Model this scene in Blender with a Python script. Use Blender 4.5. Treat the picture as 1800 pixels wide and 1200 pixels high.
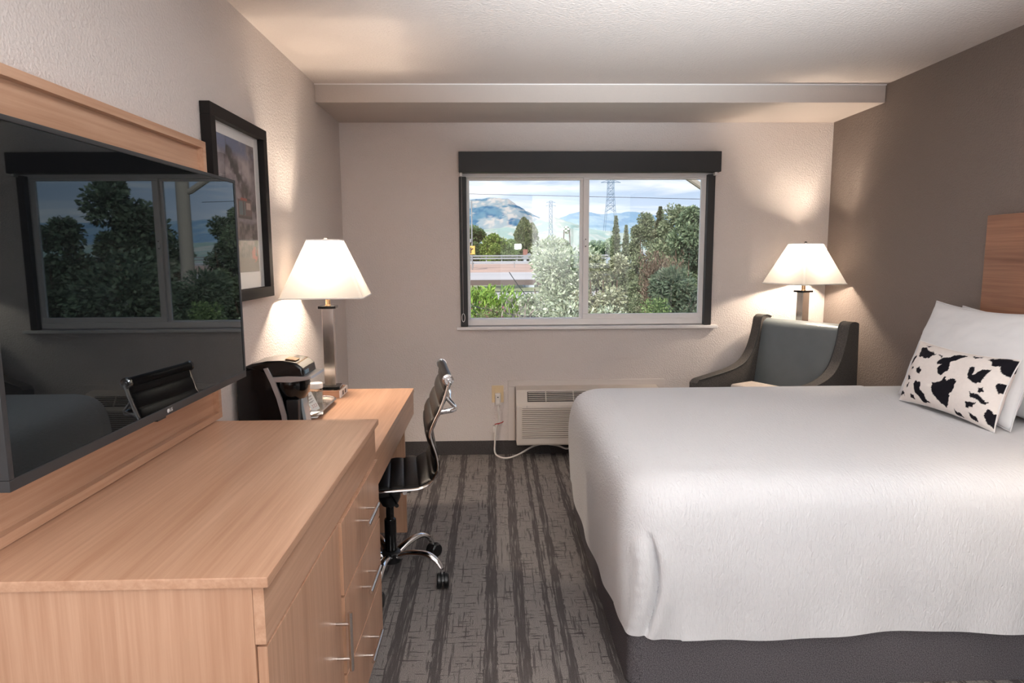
import bpy, bmesh, math, random
import numpy as np
from mathutils import Vector, Matrix

for _o in list(bpy.data.objects):
    bpy.data.objects.remove(_o)
C = bpy.context.scene.collection
SC = bpy.context.scene
rnd = random.Random(7)

def srgb(r, g, b):
    f = lambda c: (c / 255 / 12.92) if c / 255 <= 0.04045 else ((c / 255 + 0.055) / 1.055) ** 2.4
    return (f(r), f(g), f(b), 1.0)

# ------------------------------------------------------------------ camera
EYE = 1.485
cam_d = bpy.data.cameras.new('camera'); cam = bpy.data.objects.new('camera', cam_d); C.objects.link(cam)
F = Vector((0.02647363, 0.99128605, -0.12903918)); R = Vector((0.99960951, -0.02740588, -0.00545399)); U = Vector((0.0089429, 0.12884441, 0.9916245))
cam.matrix_world = Matrix(((R.x, U.x, -F.x, 0), (R.y, U.y, -F.y, 0), (R.z, U.z, -F.z, EYE), (0, 0, 0, 1)))
cam_d.sensor_width = 36; cam_d.lens = 1177.2 / 1800 * 36; cam_d.clip_start = 0.05; cam_d.clip_end = 20000
SC.camera = cam

# ------------------------------------------------------------------ view + sky + sun + lights
SC.view_settings.view_transform = 'Standard'; SC.view_settings.look = 'None'
SC.view_settings.gamma = 1; SC.view_settings.use_curve_mapping = False
SC.view_settings.exposure = 1.2
SC.cycles.max_bounces = 12; SC.cycles.diffuse_bounces = 6; SC.cycles.glossy_bounces = 6
SC.cycles.transparent_max_bounces = 12; SC.cycles.transmission_bounces = 8
SC.cycles.sample_clamp_indirect = 6.0; SC.cycles.caustics_reflective = False; SC.cycles.caustics_refractive = False
SC.cycles.use_denoising = True

def build_world():
    w = bpy.data.worlds.new('sky'); SC.world = w; w.use_nodes = True
    nt = w.node_tree; nt.nodes.clear(); N = nt.nodes.new; L = nt.links.new
    out = N('ShaderNodeOutputWorld'); bg = N('ShaderNodeBackground'); L(bg.outputs[0], out.inputs[0])
    tc = N('ShaderNodeTexCoord'); sp = N('ShaderNodeSeparateXYZ'); L(tc.outputs['Generated'], sp.inputs[0])
    grad = N('ShaderNodeValToRGB'); L(sp.outputs['Z'], grad.inputs[0])
    e = grad.color_ramp.elements
    e[0].position = 0.0; e[0].color = srgb(226, 232, 240)
    e[1].position = 0.5; e[1].color = srgb(120, 165, 220)
    a = e.new(0.05); a.color = srgb(202, 216, 238)
    a = e.new(0.11); a.color = srgb(174, 196, 224)
    mp = N('ShaderNodeMapping'); mp.inputs['Scale'].default_value = (2.2, 2.2, 19.0); mp.inputs['Location'].default_value = (0.35, 0.2, 0.4)
    L(tc.outputs['Generated'], mp.inputs['Vector'])
    nz = N('ShaderNodeTexNoise'); nz.inputs['Scale'].default_value = 2.1; nz.inputs['Detail'].default_value = 7; nz.inputs['Roughness'].default_value = 0.55
    nz.inputs['Distortion'].default_value = 0.4
    L(mp.outputs[0], nz.inputs['Vector'])
    cr = N('ShaderNodeValToRGB'); L(nz.outputs['Fac'], cr.inputs[0])
    cr.color_ramp.elements[0].position = 0.46; cr.color_ramp.elements[0].color = (0, 0, 0, 1)
    cr.color_ramp.elements[1].position = 0.66; cr.color_ramp.elements[1].color = (1, 1, 1, 1)
    mx = N('ShaderNodeMix'); mx.data_type = 'RGBA'
    L(cr.outputs[0], mx.inputs[0]); L(grad.outputs[0], mx.inputs[6]); mx.inputs[7].default_value = srgb(250, 249, 251)
    L(mx.outputs[2], bg.inputs['Color']); bg.inputs['Strength'].default_value = 0.59
build_world()

def add_light(name, kind, loc, energy, color, direction=None, size=0.1, size_y=None, angle=None):
    d = bpy.data.lights.new(name, kind); d.energy = energy; d.color = color[:3]
    if kind == 'AREA':
        d.size = size
        if size_y: d.shape = 'RECTANGLE'; d.size_y = size_y
    elif kind == 'POINT': d.shadow_soft_size = size
    elif kind == 'SUN': d.angle = angle
    o = bpy.data.objects.new(name, d); C.objects.link(o); o.location = loc
    if direction is not None: o.rotation_euler = Vector(direction).to_track_quat('-Z', 'Y').to_euler()
    return o
add_light('sun', 'SUN', (0, -20, 40), 2.6, (1, 0.96, 0.9), (0.35, 0.75, -0.62), angle=0.02)
add_light('camera_flash', 'AREA', (0.37, -0.30, 1.60), 4.5, (0.93, 0.97, 1.0), (0.03, 1, -0.06), size=0.10, size_y=0.075)
add_light('bounce_fill', 'AREA', (0.55, -0.75, 1.75), 62, (0.83, 0.935, 1.0), (0.2, -0.8, 0.5), size=0.8, size_y=0.8)  # unseen fill added behind the camera, bounced off the rear wall

add_light('side_fill', 'AREA', (0.35, -0.85, 1.3), 48, (0.86, 0.945, 1.0), (-1, -0.35, 0.3), size=0.6, size_y=0.6)  # unseen fill added to brighten the bed's left side via the left wall
up = add_light('ceiling_fill', 'SPOT', (0.65, -0.45, 0.95), 900, (0.83, 0.935, 1.0), (0.03, 1.0, 0.86)); up.data.spot_size = math.radians(60); up.data.spot_blend = 1.0; up.data.shadow_soft_size = 0.15  # unseen fill added to lift ceiling and room, cone kept off the window

# ------------------------------------------------------------------ materials
def nodes(m):
    m.use_nodes = True; nt = m.node_tree; nt.nodes.clear()
    out = nt.nodes.new('ShaderNodeOutputMaterial'); return nt, nt.nodes.new, nt.links.new, out

def mat(name, col, rough=0.5, metal=0.0, bump=0.0, bscale=60, spec=0.5, var=0.0, vscale=8, coat=0.0, stretch=(1, 1, 1), detail=4):
    m = bpy.data.materials.new(name); nt, N, L, out = nodes(m)
    p = N('ShaderNodeBsdfPrincipled'); L(p.outputs[0], out.inputs[0])
    p.inputs['Base Color'].default_value = col; p.inputs['Roughness'].default_value = rough; p.inputs['Metallic'].default_value = metal
    p.inputs['Specular IOR Level'].default_value = spec; p.inputs['Coat Weight'].default_value = coat
    tc = N('ShaderNodeTexCoord'); mp = N('ShaderNodeMapping'); mp.inputs['Scale'].default_value = stretch; L(tc.outputs['Object'], mp.inputs[0])
    if var > 0:
        nz = N('ShaderNodeTexNoise'); nz.inputs['Scale'].default_value = vscale; nz.inputs['Detail'].default_value = 6; L(mp.outputs[0], nz.inputs['Vector'])
        mr = N('ShaderNodeMapRange'); mr.inputs[1].default_value = 0.3; mr.inputs[2].default_value = 0.7; mr.inputs[3].default_value = 1 - var; mr.inputs[4].default_value = 1 + var
        L(nz.outputs['Fac'], mr.inputs[0])
        mx = N('ShaderNodeMix'); mx.data_type = 'RGBA'; mx.blend_type = 'MULTIPLY'; mx.inputs[0].default_value = 1; mx.inputs[6].default_value = col
        L(mr.outputs[0], mx.inputs[7]); L(mx.outputs[2], p.inputs['Base Color'])
    if bump > 0:
        nb = N('ShaderNodeTexNoise'); nb.inputs['Scale'].default_value = bscale; nb.inputs['Detail'].default_value = detail; L(mp.outputs[0], nb.inputs['Vector'])
        b = N('ShaderNodeBump'); b.inputs['Strength'].default_value = bump; b.inputs['Distance'].default_value = 0.01
        L(nb.outputs['Fac'], b.inputs['Height']); L(b.outputs[0], p.inputs['Normal'])
    return m

def wood(name, c1, c2, axis, rough=0.33, fine=90, spec=0.4):
    m = bpy.data.materials.new(name); nt, N, L, out = nodes(m)
    p = N('ShaderNodeBsdfPrincipled'); L(p.outputs[0], out.inputs[0]); p.inputs['Roughness'].default_value = rough; p.inputs['Specular IOR Level'].default_value = spec
    tc = N('ShaderNodeTexCoord')
    def layer(sc, lo, hi, along):
        mp = N('ShaderNodeMapping'); s = [sc, sc, sc]; s['XYZ'.index(axis)] = along; mp.inputs['Scale'].default_value = s
        L(tc.outputs['Object'], mp.inputs[0])
        n = N('ShaderNodeTexNoise'); n.inputs['Scale'].default_value = 1; n.inputs['Detail'].default_value = 5; n.inputs['Roughness'].default_value = 0.6; n.inputs['Distortion'].default_value = 0.3
        L(mp.outputs[0], n.inputs['Vector'])
        r = N('ShaderNodeMapRange'); r.inputs[1].default_value = lo; r.inputs[2].default_value = hi; L(n.outputs['Fac'], r.inputs[0]); return r
    a = layer(fine, 0.3, 0.7, fine * 0.025); b = layer(fine * 0.18, 0.3, 0.7, fine * 0.01)
    ad = N('ShaderNodeMath'); ad.operation = 'ADD'; L(a.outputs[0], ad.inputs[0]); L(b.outputs[0], ad.inputs[1])
    hf = N('ShaderNodeMath'); hf.operation = 'MULTIPLY'; hf.inputs[1].default_value = 0.5; L(ad.outputs[0], hf.inputs[0])
    mx = N('ShaderNodeMix'); mx.data_type = 'RGBA'; mx.inputs[6].default_value = c1; mx.inputs[7].default_value = c2
    L(hf.outputs[0], mx.inputs[0]); L(mx.outputs[2], p.inputs['Base Color'])
    return m

def attr_mat(name, rough=0.6, spec=0.3, transl=0.0):
    m = bpy.data.materials.new(name); nt, N, L, out = nodes(m)
    a = N('ShaderNodeAttribute'); a.attribute_name = 'col'
    p = N('ShaderNodeBsdfPrincipled'); p.inputs['Roughness'].default_value = rough; p.inputs['Specular IOR Level'].default_value = spec
    L(a.outputs['Color'], p.inputs['Base Color'])
    if transl:
        t = N('ShaderNodeBsdfTranslucent'); L(a.outputs['Color'], t.inputs[0])
        mx = N('ShaderNodeMixShader'); mx.inputs[0].default_value = transl
        L(p.outputs[0], mx.inputs[1]); L(t.outputs[0], mx.inputs[2]); L(mx.outputs[0], out.inputs[0])
    else: L(p.outputs[0], out.inputs[0])
    return m

def glass_mat(name, tint=(1, 1, 1, 1), ior=1.5, boost=1.0):
    m = bpy.data.materials.new(name); nt, N, L, out = nodes(m)
    t = N('ShaderNodeBsdfTransparent'); t.inputs[0].default_value = tint
    g = N('ShaderNodeBsdfGlossy'); g.inputs['Roughness'].default_value = 0.0
    # Schlick reflectance that is the same from both sides of a thin sheet
    ge = N('ShaderNodeNewGeometry'); dp = N('ShaderNodeVectorMath'); dp.operation = 'DOT_PRODUCT'; L(ge.outputs['Incoming'], dp.inputs[0]); L(ge.outputs['Normal'], dp.inputs[1])
    ab = N('ShaderNodeMath'); ab.operation = 'ABSOLUTE'; L(dp.outputs['Value'], ab.inputs[0])
    om = N('ShaderNodeMath'); om.operation = 'SUBTRACT'; om.inputs[0].default_value = 1; L(ab.outputs[0], om.inputs[1])
    pw = N('ShaderNodeMath'); pw.operation = 'POWER'; pw.inputs[1].default_value = 5; L(om.outputs[0], pw.inputs[0])
    f0 = ((ior - 1) / (ior + 1)) ** 2 * boost
    k = N('ShaderNodeMath'); k.operation = 'MULTIPLY_ADD'; k.inputs[1].default_value = 1 - f0; k.inputs[2].default_value = f0; L(pw.outputs[0], k.inputs[0])
    mx = N('ShaderNodeMixShader'); L(k.outputs[0], mx.inputs[0]); L(t.outputs[0], mx.inputs[1]); L(g.outputs[0], mx.inputs[2]); L(mx.outputs[0], out.inputs[0])
    return m

def emit_mat(name, col, s):
    m = bpy.data.materials.new(name); nt, N, L, out = nodes(m)
    e = N('ShaderNodeEmission'); e.inputs[0].default_value = col; e.inputs[1].default_value = s; L(e.outputs[0], out.inputs[0]); return m

def shade_mat(name):
    m = bpy.data.materials.new(name); nt, N, L, out = nodes(m)
    d = N('ShaderNodeBsdfDiffuse'); d.inputs[0].default_value = (0.86, 0.84, 0.81, 1)
    t = N('ShaderNodeBsdfTranslucent'); t.inputs[0].default_value = (0.27, 0.258, 0.243, 1)
    tc = N('ShaderNodeTexCoord'); nz = N('ShaderNodeTexNoise'); nz.inputs['Scale'].default_value = 400; L(tc.outputs['Object'], nz.inputs['Vector'])
    b = N('ShaderNodeBump'); b.inputs['Strength'].default_value = 0.1; b.inputs['Distance'].default_value = 0.002; L(nz.outputs[0], b.inputs['Height']); L(b.outputs[0], d.inputs['Normal'])
    mx = N('ShaderNodeMixShader'); mx.inputs[0].default_value = 0.5; L(d.outputs[0], mx.inputs[1]); L(t.outputs[0], mx.inputs[2]); L(mx.outputs[0], out.inputs[0]); return m

def carpet_mat():
    m = bpy.data.materials.new('striped_carpet'); nt, N, L, out = nodes(m)
    p = N('ShaderNodeBsdfPrincipled'); p.inputs['Roughness'].default_value = 1.0; p.inputs['Specular IOR Level'].default_value = 0.05; L(p.outputs[0], out.inputs[0])
    tc = N('ShaderNodeTexCoord'); g = tc.outputs['Object']
    def noise(sc, detail=3, vec=g, rough=0.6):
        mp = N('ShaderNodeMapping'); mp.inputs['Scale'].default_value = sc; L(vec, mp.inputs[0])
        n = N('ShaderNodeTexNoise'); n.inputs['Scale'].default_value = 1; n.inputs['Detail'].default_value = detail; n.inputs['Roughness'].default_value = rough; L(mp.outputs[0], n.inputs['Vector']); return n.outputs['Fac']
    def math_(op, a, b=None):
        k = N('ShaderNodeMath'); k.operation = op
        for i, v in enumerate((a, b)):
            if v is None: continue
            if isinstance(v, (int, float)): k.inputs[i].default_value = v
            else: L(v, k.inputs[i])
        return k.outputs[0]
    def step(v, lo, hi):
        r = N('ShaderNodeMapRange'); r.inputs[1].default_value = lo; r.inputs[2].default_value = hi; L(v, r.inputs[0]); return r.outputs[0]
    sp = N('ShaderNodeSeparateXYZ'); L(g, sp.inputs[0])
    wob = math_('MULTIPLY', math_('SUBTRACT', noise((90, 14, 1), 3), 0.5), 0.022)
    slow = math_('MULTIPLY', math_('SUBTRACT', noise((3, 0.8, 1), 2), 0.5), 0.03)
    x = math_('ADD', math_('ADD', sp.outputs['X'], wob), slow)
    t = math_('FRACT', math_('DIVIDE', math_('ADD', x, 0.62), 1.10))
    cr = N('ShaderNodeValToRGB'); cr.color_ramp.interpolation = 'CONSTANT'; L(t, cr.inputs[0])
    e = cr.color_ramp.elements; e[0].position = 0; e[0].color = (0, 0, 0, 1); e[1].position = 0.999; e[1].color = (0, 0, 0, 1)
    for a, b in [(-.60, -.565), (-.49, -.46), (-.41, -.35), (-.25, -.205), (-.05, .0), (.07, .12), (.20, .225), (.25, .29), (.41, .45)]:
        for q, v in ((a, 1), (b, 0)):
            k = e.new((q + .62) / 1.10); k.color = (v, v, v, 1)
    streak = step(noise((85, 4.5, 1), 3), 0.57, 0.63)
    dash = math_('MULTIPLY', step(noise((11, 85, 1), 2), 0.60, 0.64), 0.9)
    vdash = math_('MULTIPLY', step(noise((110, 12, 1), 2), 0.64, 0.68), 0.7)
    dark = math_('MAXIMUM', math_('MULTIPLY', math_('MULTIPLY', cr.outputs[0], step(noise((120, 5, 1), 3), 0.66, 0.52)), 0.85), math_('MAXIMUM', math_('MULTIPLY', streak, 0.75), math_('MAXIMUM', dash, vdash)))
    spk = noise((420, 420, 420), 2, rough=0.8)
    spk2 = math_('MULTIPLY', step(spk, 0.38, 0.66), 1.0)
    lt = N('ShaderNodeMix'); lt.data_type = 'RGBA'; L(spk2, lt.inputs[0]); lt.inputs[6].default_value = srgb(68, 64, 63); lt.inputs[7].default_value = srgb(184, 176, 171)
    dk = N('ShaderNodeMix'); dk.data_type = 'RGBA'; L(spk2, dk.inputs[0]); dk.inputs[6].default_value = srgb(58, 54, 54); dk.inputs[7].default_value = srgb(96, 91, 90)
    mx = N('ShaderNodeMix'); mx.data_type = 'RGBA'; L(dark, mx.inputs[0]); L(lt.outputs[2], mx.inputs[6]); L(dk.outputs[2], mx.inputs[7]); L(mx.outputs[2], p.inputs['Base Color'])
    b = N('ShaderNodeBump'); b.inputs['Strength'].default_value = 0.5; b.inputs['Distance'].default_value = 0.004; L(spk, b.inputs['Height']); L(b.outputs[0], p.inputs['Normal'])
    return m

def linen_mat(name, col, ripple=0.5):
    m = bpy.data.materials.new(name); nt, N, L, out = nodes(m)
    p = N('ShaderNodeBsdfPrincipled'); p.inputs['Base Color'].default_value = col; p.inputs['Roughness'].default_value = 0.85; p.inputs['Specular IOR Level'].default_value = 0.15
    p.inputs['Sheen Weight'].default_value = 0.15; L(p.outputs[0], out.inputs[0])
    uv = N('ShaderNodeUVMap'); uv.uv_map = 'uv'
    mp = N('ShaderNodeMapping'); mp.inputs['Scale'].default_value = (120, 45, 1); L(uv.outputs[0], mp.inputs[0])
    n = N('ShaderNodeTexNoise'); n.inputs['Scale'].default_value = 1; n.inputs['Detail'].default_value = 2; n.inputs['Distortion'].default_value = 0.8; L(mp.outputs[0], n.inputs['Vector'])
    b = N('ShaderNodeBump'); b.inputs['Strength'].default_value = ripple; b.inputs['Distance'].default_value = 0.008; L(n.outputs[0], b.inputs['Height']); L(b.outputs[0], p.inputs['Normal'])
    return m

def weave_mat(name, c1, c2, scale=220):
    m = bpy.data.materials.new(name); nt, N, L, out = nodes(m)
    p = N('ShaderNodeBsdfPrincipled'); p.inputs['Roughness'].default_value = 0.95; p.inputs['Specular IOR Level'].default_value = 0.1; L(p.outputs[0], out.inputs[0])
    tc = N('ShaderNodeTexCoord'); n = N('ShaderNodeTexNoise'); n.inputs['Scale'].default_value = scale; n.inputs['Detail'].default_value = 3; n.inputs['Roughness'].default_value = 0.7; L(tc.outputs['Object'], n.inputs['Vector'])
    r = N('ShaderNodeMapRange'); r.inputs[1].default_value = 0.35; r.inputs[2].default_value = 0.65; L(n.outputs[0], r.inputs[0])
    mx = N('ShaderNodeMix'); mx.data_type = 'RGBA'; L(r.outputs[0], mx.inputs[0]); mx.inputs[6].default_value = c1; mx.inputs[7].default_value = c2; L(mx.outputs[2], p.inputs['Base Color'])
    b = N('ShaderNodeBump'); b.inputs['Strength'].default_value = 0.4; b.inputs['Distance'].default_value = 0.003; L(n.outputs[0], b.inputs['Height']); L(b.outputs[0], p.inputs['Normal'])
    return m

M = {}
WALL = srgb(217, 207, 202)
M['wall'] = mat('greige_wall_paint', WALL, 0.75, bump=0.5, bscale=110, spec=0.25)
M['accent'] = mat('taupe_wall_paint', srgb(124, 112, 105), 0.7, bump=0.5, bscale=110, spec=0.3)
M['ceiling'] = mat('textured_ceiling_paint', srgb(208, 197, 191), 0.9, bump=0.5, bscale=70, spec=0.1)
M['soffit'] = mat('soffit_paint', srgb(192, 181, 174), 0.8, bump=0.2, bscale=110, spec=0.2)
M['base'] = weave_mat('charcoal_carpet_base', srgb(62, 58, 58), srgb(86, 82, 81), 160)
M['carpet'] = carpet_mat()
WL1, WL2 = srgb(174, 130, 102), srgb(208, 168, 140)
for ax in 'XYZ': M['maple' + ax] = wood('maple_laminate_' + ax, WL1, WL2, ax)
M['walnut'] = wood('walnut_headboard', srgb(112, 72, 50), srgb(166, 118, 90), 'Y', 0.4, 70)
M['dark_wood'] = wood('dark_leg_wood', srgb(48, 32, 24), srgb(70, 48, 36), 'Z', 0.4)
M['black_plastic'] = mat('black_plastic', srgb(20, 20, 21), 0.35)
M['black_frame'] = mat('black_painted_frame', srgb(30, 26, 25), 0.6, spec=0.2)
M['black_gloss'] = mat('black_gloss_plastic', srgb(14, 14, 15), 0.12)
M['bezel'] = mat('charcoal_bezel', srgb(42, 42, 44), 0.4)
M['screen'] = mat('dark_screen', (0.004, 0.004, 0.0045, 1), 0.015, spec=0.7)
M['screen'].node_tree.nodes['Principled BSDF'].inputs['Specular Tint'].default_value = (0.6, 0.86, 1.0, 1)
M['silver_print'] = mat('silver_logo_print', srgb(200, 200, 202), 0.4)
M['chrome'] = mat('chrome', (0.82, 0.82, 0.83, 1), 0.08, 1.0)
M['nickel'] = mat('brushed_nickel', srgb(214, 206, 200), 0.2, 1.0, bump=0.05, bscale=40, stretch=(1, 1, 0.05))
M['brass'] = mat('warm_nickel_stem', srgb(220, 180, 140), 0.25, 1.0)
M['silver'] = mat('silver_plastic', srgb(176, 172, 172), 0.3, 0.6)
M['leather_black'] = mat('black_leather', srgb(17, 16, 16), 0.4, bump=0.12, bscale=220, spec=0.32)
M['leather_grey'] = mat('slate_grey_leather', srgb(104, 110, 112), 0.36, bump=0.1, bscale=160, spec=0.5, var=0.06, vscale=10)
M['chair_fabric'] = weave_mat('dark_grey_chair_fabric', srgb(62, 59, 57), srgb(106, 101, 97), 260)
M['bed_fabric'] = weave_mat('grey_herringbone_fabric', srgb(60, 58, 61), srgb(122, 118, 122), 300)
M['linen'] = linen_mat('white_ripple_coverlet', srgb(222, 222, 224), 0.5)
M['sheet'] = linen_mat('white_cotton', srgb(224, 224, 225), 0.08)
M['cow'] = attr_mat('cow_print_plush', 0.9, 0.1)
M['art'] = attr_mat('art_print', 0.6, 0.2)
M['shade'] = shade_mat('white_linen_shade')
M['white'] = mat('white_vinyl', srgb(232, 228, 226), 0.4)
M['white_paper'] = mat('white_paper', srgb(240, 238, 236), 0.7)
M['ac'] = mat('beige_grey_plastic', srgb(206, 196, 187), 0.5)
M['ac_dark'] = mat('dark_louver_plastic', srgb(66, 60, 56), 0.5)
M['trim_panel'] = mat('wall_sleeve_plastic', srgb(214, 204, 198), 0.6)
M['ivory'] = mat('ivory_plastic', srgb(224, 200, 160), 0.4)
M['cord'] = mat('white_cord', srgb(222, 216, 210), 0.5)
M['red'] = mat('red_tie', srgb(170, 46, 36), 0.5)
M['black_fabric'] = mat('black_shade_fabric', srgb(34, 33, 34), 0.55, bump=0.1, bscale=400)
M['glass'] = glass_mat('double_glazing', (0.98, 0.99, 0.985, 1), 1.5, 1.3)
M['clear'] = glass_mat('clear_glass', (0.97, 0.98, 0.975, 1), 1.45)
M['picture_glass'] = glass_mat('picture_glass', (1, 1, 1, 1), 1.45, 0.8)
M['bulb'] = emit_mat('lit_bulb', (1, 0.8, 0.58, 1), 12)
M['smoke'] = mat('smoky_tank', srgb(150, 160, 166), 0.1, spec=0.6)
M['beige'] = weave_mat('beige_blanket', srgb(190, 176, 164), srgb(212, 200, 190), 150)
M['ink'] = mat('grey_ink', srgb(90, 90, 92), 0.7)
M['badge'] = mat('blue_grey_badge', srgb(110, 136, 150), 0.4)

# ------------------------------------------------------------------ mesh helpers
class MB:
    def __init__(s): s.bm = bmesh.new(); s.uv = None
    def face(s, vs):
        try: return s.bm.faces.new(vs)
        except ValueError: return None
    def box(s, a, b, bevel=0.0, seg=2, mtx=None):
        c = [(a[i] + b[i]) / 2 for i in range(3)]; d = [max(abs(b[i] - a[i]), 1e-5) for i in range(3)]
        m = Matrix.Translation(c) @ Matrix.Diagonal((d[0], d[1], d[2], 1))
        if mtx is not None: m = mtx @ m
        r = bmesh.ops.create_cube(s.bm, size=1, matrix=m)
        if bevel > 0:
            es = {e for v in r['verts'] for e in v.link_edges}
            bmesh.ops.bevel(s.bm, geom=list(es), offset=bevel, segments=seg, profile=0.5, affect='EDGES', clamp_overlap=True)
        return s
    def rings(s, rings, closed=True, caps=True, close_loop=False):
        vr = [[s.bm.verts.new(p) for p in r] for r in rings]; n = len(vr[0])
        pairs = list(zip(vr, vr[1:])) + ([(vr[-1], vr[0])] if close_loop else [])
        for a, b in pairs:
            for i in range(n if closed else n - 1):
                j = (i + 1) % n; s.face((a[i], a[j], b[j], b[i]))
        if caps and not close_loop: s.face(vr[0][::-1]); s.face(vr[-1])
        return s
    def tube(s, pts, r, sides=10, caps=True, flat=None, close_loop=False):
        pts = [Vector(p) for p in pts]; n = len(pts); rad = r if isinstance(r, (list, tuple)) else [r] * n
        T = []
        for i in range(n):
            a = pts[i - 1] if (i or close_loop) else pts[i]; b = pts[(i + 1) % n] if (i < n - 1 or close_loop) else pts[i]
            T.append((b - a).normalized())
        up = Vector((0, 0, 1)) if abs(T[0].z) < 0.9 else Vector((0, 1, 0))
        x = (up - T[0] * up.dot(T[0])).normalized(); out = []
        for i in range(n):
            x = (x - T[i] * x.dot(T[i])).normalized(); y = T[i].cross(x)
            fx, fy = flat or (1, 1)
            out.append([pts[i] + (x * math.cos(t) * fx + y * math.sin(t) * fy) * rad[i] for t in [2 * math.pi * k / sides for k in range(sides)]])
        return s.rings(out, True, caps, close_loop)
    def lathe(s, prof, c, seg=24, axis='z', mtx=None, caps=True):
        rr = []
        for r, z in prof:
            ring = []
            for k in range(seg):
                t = 2 * math.pi * k / seg
                if axis == 'z': p = Vector((r * math.cos(t), r * math.sin(t), z))
                elif axis == 'y': p = Vector((r * math.cos(t), -z, r * math.sin(t)))
                else: p = Vector((z, r * math.cos(t), r * math.sin(t)))
                if mtx is not None: p = mtx @ p
                ring.append(p + Vector(c))
            rr.append(ring)
        return s.rings(rr, True, caps)
    def prism(s, poly, plane, a, b, bevel=0.0, seg=2):
        def P(u, v, w):
            return {'xz': (u, w, v), 'yz': (w, u, v), 'xy': (u, v, w)}[plane]
        A = [s.bm.verts.new(P(u, v, a)) for u, v in poly]; B = [s.bm.verts.new(P(u, v, b)) for u, v in poly]
        n = len(poly); fs = [s.face(A), s.face(B[::-1])]
        for i in range(n): s.face((A[i], B[i], B[(i + 1) % n], A[(i + 1) % n]))
        if bevel > 0:
            es = {e for f in fs if f for e in f.edges}
            bmesh.ops.bevel(s.bm, geom=list(es), offset=bevel, segments=seg, profile=0.5, affect='EDGES', clamp_overlap=True)
        return s
    def grid(s, fn, nu, nv, uvfn=None, wrap_u=False):
        V = [[s.bm.verts.new(fn(i / nu, j / nv)) for j in range(nv + 1)] for i in range(nu + 1)]
        lay = None
        if uvfn: lay = s.bm.loops.layers.uv.get('uv') or s.bm.loops.layers.uv.new('uv')
        for i in range(nu):
            for j in range(nv):
                f = s.face((V[i][j], V[i + 1][j], V[i + 1][j + 1], V[i][j + 1]))
                if lay and f:
                    for lp, (a, b) in zip(f.loops, ((i, j), (i + 1, j), (i + 1, j + 1), (i, j + 1))): lp[lay].uv = uvfn(a / nu, b / nv)
        return s

def root_of(o):
    while o.parent: o = o.parent
    return o
def tag(o, label=None, cat=None, group=None, kind=None):
    if label: o['label'] = label
    if cat: o['category'] = cat
    if group: o['group'] = group
    if kind: o['kind'] = kind
    return o
def thing(name, label, cat, loc=(0, 0, 0), rz=0.0, group=None):
    o = bpy.data.objects.new(name, None); C.objects.link(o); o.location = loc; o.rotation_euler = (0, 0, rz); o.empty_display_size = 0.1
    return tag(o, label, cat, group)
def obj(name, mb, m, parent=None, local=False, smooth=35, kind=None, label=None):
    bm = mb.bm
    bmesh.ops.recalc_face_normals(bm, faces=bm.faces)
    me = bpy.data.meshes.new(name); o = bpy.data.objects.new(name, me); C.objects.link(o)
    if parent is not None:
        o.parent = parent
        if not local: bmesh.ops.transform(bm, matrix=root_of(parent).matrix_basis.inverted(), verts=bm.verts)
    elif not local:
        lo = [min(v.co[i] for v in bm.verts) for i in range(3)]; hi = [max(v.co[i] for v in bm.verts) for i in range(3)]
        c = Vector(((lo[0] + hi[0]) / 2, (lo[1] + hi[1]) / 2, lo[2])); bmesh.ops.translate(bm, vec=-c, verts=bm.verts); o.location = c
    bm.to_mesh(me); bm.free()
    if m is not None: me.materials.append(m)
    if smooth:
        me.polygons.foreach_set('use_smooth', [True] * len(me.polygons)); me.set_sharp_from_angle(angle=math.radians(smooth))
    if smooth:
        wn = o.modifiers.new('weighted_normal', 'WEIGHTED_NORMAL'); wn.keep_sharp = True; wn.weight = 80
    if kind: o['kind'] = kind
    if label: o['label'] = label
    return o
def struct(name, mb, m, parent=None, smooth=35):
    o = obj(name, mb, m, parent, local=True, smooth=smooth); 
    if parent is None: o['kind'] = 'structure'
    return o
def bx(a, b, bevel=0.0, seg=2): return MB().box(a, b, bevel, seg)
def frame_yz(mb, x0, x1, y0, y1, z0, z1, w, bev=0.0):
    mb.box((x0, y0, z0), (x1, y1, z0 + w), bev); mb.box((x0, y0, z1 - w), (x1, y1, z1), bev)
    mb.box((x0, y0, z0 + w), (x1, y0 + w, z1 - w), bev); mb.box((x0, y1 - w, z0 + w), (x1, y1, z1 - w), bev); return mb
def frame_xz(mb, x0, x1, y0, y1, z0, z1, wl, wr, wb, wt, bev=0.0):
    mb.box((x0, y0, z0), (x1, y1, z0 + wb), bev); mb.box((x0, y0, z1 - wt), (x1, y1, z1), bev)
    mb.box((x0, y0, z0 + wb), (x0 + wl, y1, z1 - wt), bev); mb.box((x1 - wr, y0, z0 + wb), (x1, y1, z1 - wt), bev); return mb
def smoothpath(pts, n=8):
    P = [Vector(p) for p in pts]; P = [2 * P[0] - P[1]] + P + [2 * P[-1] - P[-2]]; out = []
    for i in range(1, len(P) - 2):
        for k in range(n):
            t = k / n; a, b, c, d = P[i - 1], P[i], P[i + 1], P[i + 2]
            out.append(0.5 * ((2 * b) + (c - a) * t + (2 * a - 5 * b + 4 * c - d) * t * t + (3 * b - a - 3 * c + d) * t ** 3))
    out.append(P[-2]); return out
def copy_tree(o, parent=None):
    c = o.copy(); C.objects.link(c)
    if parent is not None: c.parent = parent
    for ch in [x for x in bpy.data.objects if x.parent == o]: copy_tree(ch, c)
    return c

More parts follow.
